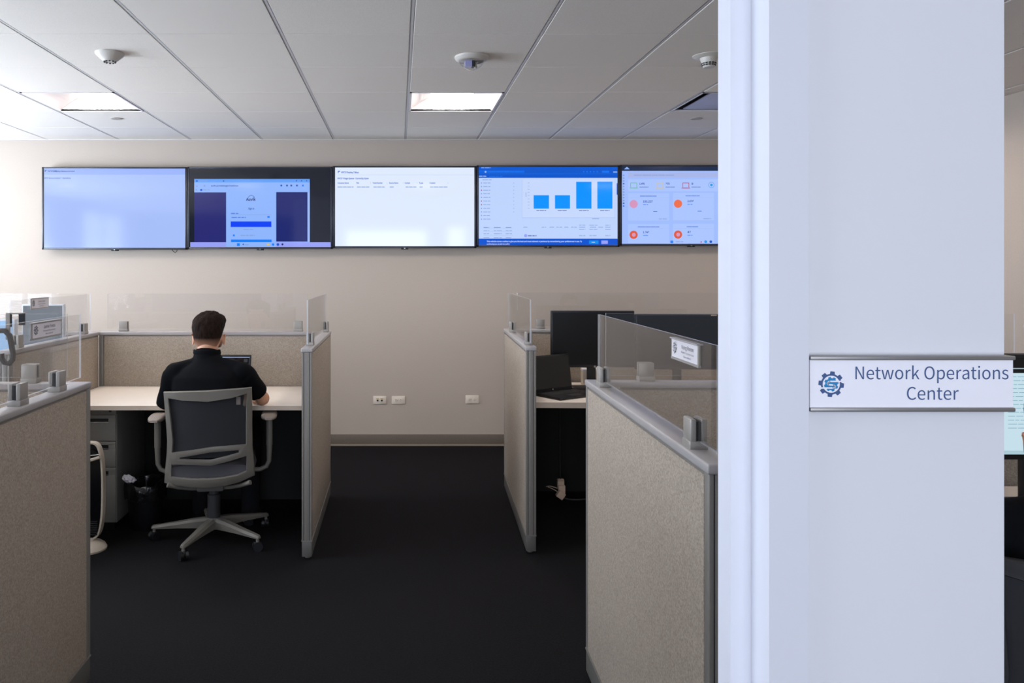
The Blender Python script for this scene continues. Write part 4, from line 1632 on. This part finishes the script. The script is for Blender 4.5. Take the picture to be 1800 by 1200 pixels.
def seated_person(label, loc, rz, skin, hair, shirt, trouser, seat_z=0.468, dx_head=-0.03):
    """built around the chair hub at the origin, facing +Y"""
    t = thing('person', label, 'person', loc, rz)
    H = Vector((dx_head, 0.015, 1.152))     # head centre
    nk = Vector((dx_head + 0.004, -0.045, 1.035))
    shL, shR = Vector((-0.190, -0.100, 0.935)), Vector((0.185, -0.100, 0.935))
    elL, elR = Vector((-0.250, -0.045, 0.768)), Vector((0.268, 0.02, 0.785))
    wrL, wrR = Vector((-0.135, 0.225, 0.781)), Vector((0.125, 0.235, 0.781))
    hipL, hipR = Vector((-0.095, -0.06, 0.555)), Vector((0.095, -0.06, 0.555))
    knL, knR = Vector((-0.15, 0.36, 0.545)), Vector((0.14, 0.37, 0.545))
    anL, anR = Vector((-0.15, 0.33, 0.085)), Vector((0.15, 0.30, 0.085))
    # ---- body (skin)
    b = MB()
    m = skin
    b.sphere(H, (0.073, 0.092, 0.108), m, seg=32)
    b.sphere(H + Vector((0, -0.018, 0.022)), (0.076, 0.082, 0.086), m, seg=32)
    b.sphere(H + Vector((0, 0.035, -0.060)), (0.052, 0.050, 0.050), m)       # jaw
    b.sphere(H + Vector((0, 0.074, -0.092)), (0.024, 0.020, 0.018), m)        # chin
    b.capsule(H + Vector((0, 0.088, 0.012)), H + Vector((0, 0.106, -0.020)), 0.008, 0.013, m)  # nose
    b.sphere(H + Vector((0, 0.080, 0.022)), (0.052, 0.018, 0.010), m)         # brow
    b.capsule(H + Vector((-0.02, 0.088, -0.052)), H + Vector((0.02, 0.088, -0.052)), 0.007, 0.007, m)  # lips
    for s in (-1, 1):
        # ear: rim plus lobe
        e = H + Vector((s * 0.0875, -0.010, -0.036))
        pp = [e + Vector((s * (0.000 + 0.007 * max(0, math.sin(a))), -0.004 + 0.016 * math.cos(a), 0.001 + 0.030 * math.sin(a))) for a in [math.radians(x) for x in range(-110, 150, 20)]]
        b.tube(pp, [0.0055] * len(pp), m, n=8)
        b.sphere(e + Vector((-s * 0.006, 0.004, 0.0)), (0.011, 0.015, 0.026), m, seg=14)
    b.capsule(nk + Vector((0, 0.008, -0.05)), H + Vector((0, -0.030, -0.035)), 0.060, 0.056, m)   # neck
    # torso
    def torso(b, m, g):
        rings = []
        for (z, hx, hy, cy) in ((0.50, 0.165, 0.115, -0.055), (0.58, 0.165, 0.120, -0.065), (0.68, 0.160, 0.115, -0.085), (0.78, 0.172, 0.118, -0.105), (0.86, 0.185, 0.115, -0.110), (0.925, 0.180, 0.100, -0.105), (0.965, 0.135, 0.080, -0.092), (1.000, 0.080, 0.064, -0.072), (1.030, 0.060, 0.055, -0.055)):
            rings.append([((hx + g) * math.copysign(abs(math.cos(a)) ** 0.8, math.cos(a)) + dx_head * max(0, (z - 0.85)) * 3, cy + (hy + g) * math.copysign(abs(math.sin(a)) ** 0.85, math.sin(a)), z) for a in [2 * math.pi * q / 28 for q in range(28)]])
        b.rings(rings, m)
    torso(b, m, -0.006)
    for sh, el, wr, s in ((shL, elL, wrL, -1), (shR, elR, wrR, 1)):
        b.capsule(sh, el, 0.048, 0.038, m)
        b.capsule(el, el.lerp(wr, 0.4), 0.040, 0.036, m)
        b.capsule(el.lerp(wr, 0.35), wr, 0.037, 0.024, m)
        f = (wr - el).normalized()
        f = Vector((f.x * 0.4 - s * 0.0, 1, -0.02)).normalized()
        hand(b, wr + f * 0.012, f, Vector((-s, 0.1, 0)), Vector((0, 0, 1)), m)
    for hp_, kn, an in ((hipL, knL, anL), (hipR, knR, anR)):
        b.capsule(hp_, kn, 0.078, 0.054, m)
        b.capsule(kn, kn.lerp(an, 0.4), 0.052, 0.052, m)
        b.capsule(kn.lerp(an, 0.35), an, 0.050, 0.036, m)
        b.capsule(an, an + Vector((0, 0.13, -0.045)), 0.034, 0.028, m)
    skin_obj(b, 0.0055, 4, 'body', [skin], t)
    # ---- shirt
    b = MB()
    torso(b, shirt, 0.010)
    for s, sh, el, end in ((-1, shL, elL, 1.08), (1, shR, elR, 0.80)):
        d = sh.lerp(el, end)
        b.sphere(sh + Vector((-s * 0.01, 0.0, 0.008)), (0.064, 0.062, 0.058), shirt)
        pts, rad = [], []
        for k in range(9):
            u = k / 8
            pts.append(sh.lerp(d, u) + Vector((0, 0, 0.006 * math.sin(3.14 * u))))
            rad.append(0.063 - 0.010 * u + 0.0025 * math.sin(9 * u))
        b.tube(pts, rad, shirt, n=20)
        b.capsule(Vector((s * 0.06 + dx_head * .3, -0.075, 0.985)), sh + Vector((0, 0, 0.012)), 0.042, 0.050, shirt)
        # upper back mass
        b.sphere(Vector((s * 0.085, -0.125, 0.87)), (0.105, 0.085, 0.11), shirt)
    b.tube([nk + Vector((0, -0.006, -0.045)), nk + Vector((0, -0.002, 0.008)), nk + Vector((0, 0.004, 0.026))], [0.082, 0.070, 0.065], shirt, n=28)
    so = skin_obj(b, 0.007, 5, 'shirt', [shirt], t)
    # collar band, slightly turned out
    b = MB()
    ring = []
    for k, (rx_, dz) in enumerate(((0.070, 0.0), (0.0755, 0.012), (0.073, 0.030), (0.0665, 0.031), (0.066, 0.006))):
        ring.append([(nk.x + rx_ * math.cos(a), nk.y - 0.002 + rx_ * 0.95 * math.sin(a), nk.z + dz - 0.012 * (math.sin(a) > 0) * math.sin(a) * 2) for a in [2 * math.pi * q / 32 for q in range(32)]])
    b.rings(ring, shirt, closed=True)
    b.build('collar', so, angle=60)
    # ---- trousers
    b = MB()
    b.sphere((0, -0.055, 0.56), (0.182, 0.140, 0.088), trouser)
    for hp_, kn, an in ((hipL, knL, anL), (hipR, knR, anR)):
        b.capsule(hp_, kn, 0.090, 0.066, trouser)
        b.capsule(kn, kn.lerp(an, 1.05), 0.066, 0.054, trouser)
    skin_obj(b, 0.009, 4, 'trousers', [trouser], t)
    # ---- shoes
    for an in (anL, anR):
        b = MB()
        rs = []
        for (yy, hw, hh) in ((-0.065, 0.026, 0.050), (-0.04, 0.037, 0.066), (0.02, 0.038, 0.072), (0.08, 0.046, 0.058), (0.14, 0.046, 0.044), (0.185, 0.030, 0.030)):
            rs.append([(an.x + hw * math.copysign(abs(math.cos(a)) ** 0.7, math.cos(a)), an.y + yy, max(0.002, hh * 0.5 + hh * 0.5 * math.copysign(abs(math.sin(a)) ** 0.7, math.sin(a)))) for a in [2 * math.pi * q / 18 for q in range(18)]])
        b.rings(rs, M_SHOE)
        b.build('shoe', t, angle=50)
    # ---- hair: fuller top, short sides fading to the nape
    b = MB()
    rs = []
    for dz, w_, yb_, yf_, xo in ((-0.072, 0.055, -0.084, -0.02, 0), (-0.056, 0.064, -0.092, -0.01, 0), (-0.038, 0.0705, -0.099, 0.0, 0), (-0.016, 0.0775, -0.105, 0.03, 0),
                                 (0.016, 0.0835, -0.108, 0.055, 0), (0.041, 0.0885, -0.107, 0.080, 0.001), (0.066, 0.0890, -0.100, 0.094, 0.003),
                                 (0.086, 0.0800, -0.086, 0.094, 0.005), (0.102, 0.0640, -0.066, 0.080, 0.003), (0.114, 0.0440, -0.044, 0.058, 0.0), (0.121, 0.020, -0.015, 0.03, -0.002)):
        yc, dp = (yb_ + yf_) / 2, (yf_ - yb_) / 2
        rs.append([H + Vector((xo + w_ * math.copysign(abs(math.cos(a)) ** 0.92, math.cos(a)), yc + dp * math.copysign(abs(math.sin(a)) ** 0.92, math.sin(a)), dz)) for a in [2 * math.pi * q / 36 for q in range(36)]])
    b.rings(rs, hair)
    me_hair = remesh(b, 0.005, 3, 'hair')
    # cut away the part over the face, roughen the surface
    bm = bmesh.new()
    bm.from_mesh(me_hair)
    kill = [v for v in bm.verts if (v.co.y - H.y) > 0.068 and (v.co.z - H.z) < 0.055 or ((v.co.y - H.y) > 0.028 and (v.co.z - H.z) < 0.012)]
    bmesh.ops.delete(bm, geom=kill, context='VERTS')
    for v in bm.verts:
        q = v.co - H
        if q.z > -0.02:
            k_ = min(1, (q.z + 0.02) / 0.05)
            nn = noise.noise(Vector((q.x * 38, q.y * 38, q.z * 16))) * 0.0060 + noise.noise(Vector((q.x * 120, q.y * 120, q.z * 60))) * 0.0026
            v.co += q.normalized() * nn * k_
    bm.to_mesh(me_hair)
    bm.free()
    me_hair.materials.append(hair)
    me_hair.polygons.foreach_set('use_smooth', [True] * len(me_hair.polygons))
    ho = bpy.data.objects.new('hair', me_hair)
    COL.objects.link(ho)
    ho.parent = t
    # trimmed beard along the jaw
    for s in (-1, 1):
        b = MB()
        b.sphere(H + Vector((s * 0.046, 0.046, -0.058)), (0.018, 0.030, 0.030), M_STUBBLE, seg=16)
        b.build('sideburn', ho, angle=80)
    # eyes
    for s in (-1, 1):
        b = MB()
        b.sphere(H + Vector((s * 0.028, 0.081, 0.006)), (0.0115, 0.0085, 0.0075), M_PAPER, seg=16)
        b.sphere(H + Vector((s * 0.028, 0.0885, 0.006)), (0.0045, 0.002, 0.0045), M_BLACK, seg=12)
        b.build('eye', t)
    return t


seated_person('man in a black short-sleeved shirt seated with his back turned at the desk', (CH[0], CH[1] - 0.005, 0), 0.0, M_SKIN, M_HAIR, M_SHIRT, M_TROUSER)

# ---- the laptop he works at
def laptop(label, loc, rz, w_=0.33, d_=0.225, tilt=100, lit=True, lean=None):
    t = thing('laptop', label, 'laptop', loc, rz, 'black laptops')
    b = MB()
    b.box(-w_ / 2, w_ / 2, 0, d_, 0.0, 0.016, M_BLACK, bev=0.003)
    b.build('base', t)
    b = MB()
    for r_ in range(5):
        for c_ in range(14):
            x0 = -w_ / 2 + 0.018 + c_ * (w_ - 0.036) / 14
            y0 = d_ * 0.42 + r_ * 0.0195
            b.box(x0, x0 + (w_ - 0.036) / 14 - 0.003, y0, y0 + 0.0165, 0.016, 0.0175, M_DARKGREY)
    b.build('keyboard', t, smooth=False)
    b = MB()
    b.box(-0.05, 0.05, 0.015, 0.075, 0.016, 0.0165, M_DARKGREY)
    b.build('touchpad', t, smooth=False)
    ang = math.radians(tilt - 90)
    mt = Matrix.Translation((0, d_ - 0.006, 0.014)) @ Matrix.Rotation(-ang, 4, 'X')
    b = MB()
    b.box(-w_ / 2, w_ / 2, 0, 0.007, 0.0, 0.222, M_BLACK, bev=0.003, mtx=mt)
    lid = b.build('lid', t)
    b = MB()
    b.box(-w_ / 2 + 0.010, w_ / 2 - 0.010, -0.0008, 0.0002, 0.018, 0.210, M_GLOSSBLACK if not lit else emat('dark_page', (10, 12, 18)), mtx=mt)
    if lit:
        b.box(-w_ / 2 + 0.010, w_ / 2 - 0.010, -0.0014, -0.0007, 0.2055, 0.2085, emat('white_bar', (196, 214, 246)), mtx=mt)
        b.box(w_ / 2 - 0.014, w_ / 2 - 0.011, -0.0014, -0.0007, 0.10, 0.2055, emat('grey_bar', (70, 76, 92)), mtx=mt)
        b.box(w_ / 2 - 0.045, w_ / 2 - 0.022, -0.0014, -0.0007, 0.176, 0.196, emat('dim_grey', (56, 62, 64)), mtx=mt)
    b.build('display', lid, smooth=False)
    if not lit:
        b = MB()
        b.lathe([(0.001, -0.0012), (0.0045, -0.0012), (0.0045, 0.0)], (0.0, 0, 0.010), M_STEEL, n=12, axis='Y')
        for v in b.bm.verts:
            v.co = mt @ v.co
        b.build('logo_badge', lid)
    return t


laptop('black laptop open in front of the seated man', (-1.079, 4.655, 0.742), 0.0, tilt=101)
laptop('black laptop standing open on the far right desk', (1.080, 4.68, 0.742), math.radians(33), w_=0.33, d_=0.235, tilt=98, lit=False)


# ================================================================= MONITORS
def monitor(label, loc, rz, w_, h_, zc, scr=None, stand=True, silver=False, base=0.742, pic=None, tall=None):
    t = thing('computer_monitor', label, 'computer monitor', (loc[0], loc[1], base), rz, 'computer monitors')
    z0, z1 = zc - h_ / 2 - base, zc + h_ / 2 - base
    body = M_BLACK if not silver else mat('monitor_silver', (196, 200, 208), 0.4)
    b = MB()
    b.box(-w_ / 2, w_ / 2, 0.0, 0.035, z0, z1, body, bev=0.005)
    b.build('housing', t)
    b = MB()
    bz = 0.010
    b.box(-w_ / 2 + bz, w_ / 2 - bz, -0.001, 0.001, z0 + bz * 1.8, z1 - bz, scr or mat('switched_off_screen', (6, 7, 12), 0.3))
    s = b.build('screen', t, smooth=False)
    if pic:
        pic(s, w_, z0, z1)
    b = MB()
    b.box(-0.028, 0.028, 0.035, 0.055, 0.008, (z0 + z1) / 2 + 0.04, body, bev=0.005)
    b.build('stand_neck', t)
    b = MB()
    b.box(-0.11, 0.11, -0.03, 0.13, 0.0, 0.010, body, bev=0.004)
    b.build('stand_foot', t)
    return t


m1 = monitor('switched-off black monitor behind the open laptop', (1.2375, 5.02, 0), 0.0, 0.530, 0.360, 1.062)
b = MB()
b.lathe([(0.001, -0.002), (0.007, -0.002), (0.007, 0.0)], (0.012, 0.0, 0.146), M_STEEL, n=14, axis='Y')
b.build('logo_badge', m1)
m2 = monitor('second black monitor, between the first one and the white frame', (1.778, 5.00, 0), math.radians(-2), 0.545, 0.350, 1.046)
b = MB()
b.box(0.20, 0.235, -0.003, 0.0, 0.470, 0.476, mat('tan_label', (200, 176, 150), 0.6))
b.build('sticker', m2)

# white box behind the monitor stand, and small things
t = thing('small_box', 'white box behind the stand of the switched-off black monitor', 'box', (1.275, 5.215, 0.742))
b = MB()
b.box(-0.062, 0.062, -0.035, 0.035, 0.0, 0.108, M_WHITEPL, bev=0.002)
b.build('carton', t)
b = MB()
b.box(-0.063, 0.063, -0.036, 0.036, 0.094, 0.110, M_PAPER, bev=0.002)
b.build('lid', t)

b = MB()
b.prism([(0, 0), (0.12, 0.0), (0.13, 0.07), (0.02, 0.08)], 0, 0.002, M_PAPER, axis='Z')
o = b.build('paper_sheet', loc=(1.075, 4.93, 0.7422))
tag(o, 'white sheet of paper behind the open black laptop', 'paper')

b = MB()
b.tube([Vector(p) for p in bez((1.09, 5.08, 0.748), (1.12, 4.93, 0.748), (1.24, 4.955, 0.748), 8)], 0.006, M_BLACK, n=8)
b.tube([Vector(p) for p in bez((1.08, 5.05, 0.748), (1.14, 4.90, 0.752), (1.27, 4.93, 0.748), 8)], 0.006, M_BLACK, n=8)
tag(b.build('cable_bundle'), 'black cables lying beside the open laptop', 'cable')

# white plugs under the far right desk
t = thing('power_strip', 'white plugs and cord hanging under the far right desk', 'power plugs', (X_at(985, 4.98), 4.98, 0.0))
b = MB()
M_PLUG = mat('plug_beige', (208, 184, 164), 0.5)
b.box(-0.020, 0.022, -0.018, 0.018, 0.130, 0.185, M_PLUG, bev=0.005)
b.box(-0.022, 0.020, -0.019, 0.019, 0.176, 0.178, M_BLACK)
b.box(-0.018, 0.026, -0.030, -0.005, 0.09, 0.150, M_PLUG, bev=0.005)
b.box(-0.024, 0.024, -0.02, 0.02, -0.022, 0.022, M_PLUG, bev=0.005, mtx=Matrix.Translation((-0.004, -0.025, 0.092)) @ Matrix.Rotation(0.6, 4, 'Y'))
b.build('plug_block', t)
b = MB()
b.tube(bez((-0.02, -0.01, 0.128), (-0.07, 0.0, 0.146), (-0.085, 0.02, 0.13), 6), 0.0025, M_PLUG, n=6)
b.tube(bez((-0.02, -0.02, 0.108), (-0.05, 0.0, 0.125), (-0.075, 0.02, 0.128), 6), 0.0025, M_PLUG, n=6)
b.tube(bez((0.01, -0.02, 0.075), (0.05, 0.0, 0.045), (0.17, 0.02, 0.052), 8), 0.005, M_DARKGREY, n=8)
b.tube(bez((0.0, 0.0, 0.185), (0.0, 0.03, 0.40), (0.02, 0.10, 0.706), 10), 0.004, M_BLACK, n=6)
b.build('cord', t)

# window-side cubicle monitors
E_DIM = emat('dim_blue_grey', (128, 142, 158), 0.72)
monitor('upright monitor with a dim grey-blue screen behind the small nameplate', (X_at(75, 4.85), 4.85, 0), math.radians(3), 0.255, 0.44, 1.072, scr=E_DIM, silver=True)
monitor('wide monitor with a bright pale blue screen at the left edge', (-2.475, 4.55, 0), math.radians(-6), 0.56, 0.34, 1.05, scr=emat('bright_pale_blue', (168, 208, 252)), silver=True)


# near-right cubicle: monitor and person at the right edge
def page(s, w_, z0, z1):
    b = MB()
    b.box(-w_ / 2 + 0.010, w_ / 2 - 0.010, -0.0016, -0.0012, z0 + 0.030, z1 - 0.060, emat('cyan_page', (196, 222, 234)))
    b.box(-w_ / 2 + 0.010, w_ / 2 - 0.010, -0.0016, -0.0012, z0 + 0.018, z0 + 0.030, emat('cyan_foot', (168, 200, 212)))
    b.box(-w_ / 2 + 0.15, w_ / 2 - 0.20, -0.0016, -0.0012, z1 - 0.047, z1 - 0.044, emat('white_rule', (170, 190, 200)))
    rr = random.Random(5)
    z = z1 - 0.072
    while z > z0 + 0.10:
        x0 = -w_ / 2 + 0.18
        while x0 < w_ / 2 - 0.06:
            ww = rr.uniform(0.01, 0.035)
            b.box(x0, x0 + ww, -0.0022, -0.0017, z, z + 0.0018, emat('teal_text', (126, 168, 184)))
            x0 += ww + 0.004
        z -= 0.0125
    b.build('display_page', s, smooth=False)


monitor('monitor with a pale cyan page at the right edge behind the sign', (2.03, 2.50, 0), 0.0, 0.56, 0.335, 1.072, pic=page)

p2 = seated_person('person in a black shirt cut off by the right edge of the frame', (1.642, 1.885, 0.0), math.radians(-24), M_SKIN2, M_HAIR, M_SHIRT, M_TROUSERG)
p2.scale = (0.965, 0.965, 0.965)
make_chair('dark office chair of the person at the right edge', (1.63, 1.905, -0.0), math.radians(-24), True)

# ================================================================= ROOM SIGN
SYY = 0.985
a, c = P(1424, 723.5, SYY), P(1784, 625.5, SYY)
t = thing('wall_sign', 'white room sign reading Network Operations Center on the white pier', 'sign', (a.x, SYY, a.z))
W_, H_ = c.x - a.x, c.z - a.z
b = MB()
b.box(0, W_, 0.004, 0.0148, 0.002, H_ - 0.002, M_RAIL)
b.build('backing', t)
b = MB()
b.box(0.0005, W_ - 0.0012, 0.0015, 0.0045, 0.0045, H_ - 0.0045, M_SIGN)
b.build('insert', t)
for z0, z1, lab in ((H_ - 0.0052, H_, 1), (0.0, 0.0052, 0)):
    b = MB()
    b.box(0, W_, -0.0018, 0.0148, z0, z1, M_RAIL, bev=0.0012)
    b.build('rail', t)


def sfn(px, py, l=1):
    q = P(px, py, SYY + 0.0015)
    return Vector((q.x - a.x, 0.0015 - 0.00012 * l, q.z - a.z))


k_ = (SYY + 0.0015) / F
b = MB()
for s_, x0, x1, yb in (('Network Operations', 1503.5, 1772.5, 666.3), ('Center', 1594, 1685, 702.3)):
    text_mesh(b, s_, M_NAVYINK, lambda u, v: sfn(x0 + u, yb - v, 2), width=(x1 - x0), height=22.3)
b.build('lettering', t, smooth=False)
b = MB()
gear(b, 0, 0, 22.8, lambda u, v, l=1: sfn(1461 + u, 675 - v, l), M_NAVYINK, M_BLUEINK, M_SIGN)
b.build('gear_emblem', t, smooth=False)
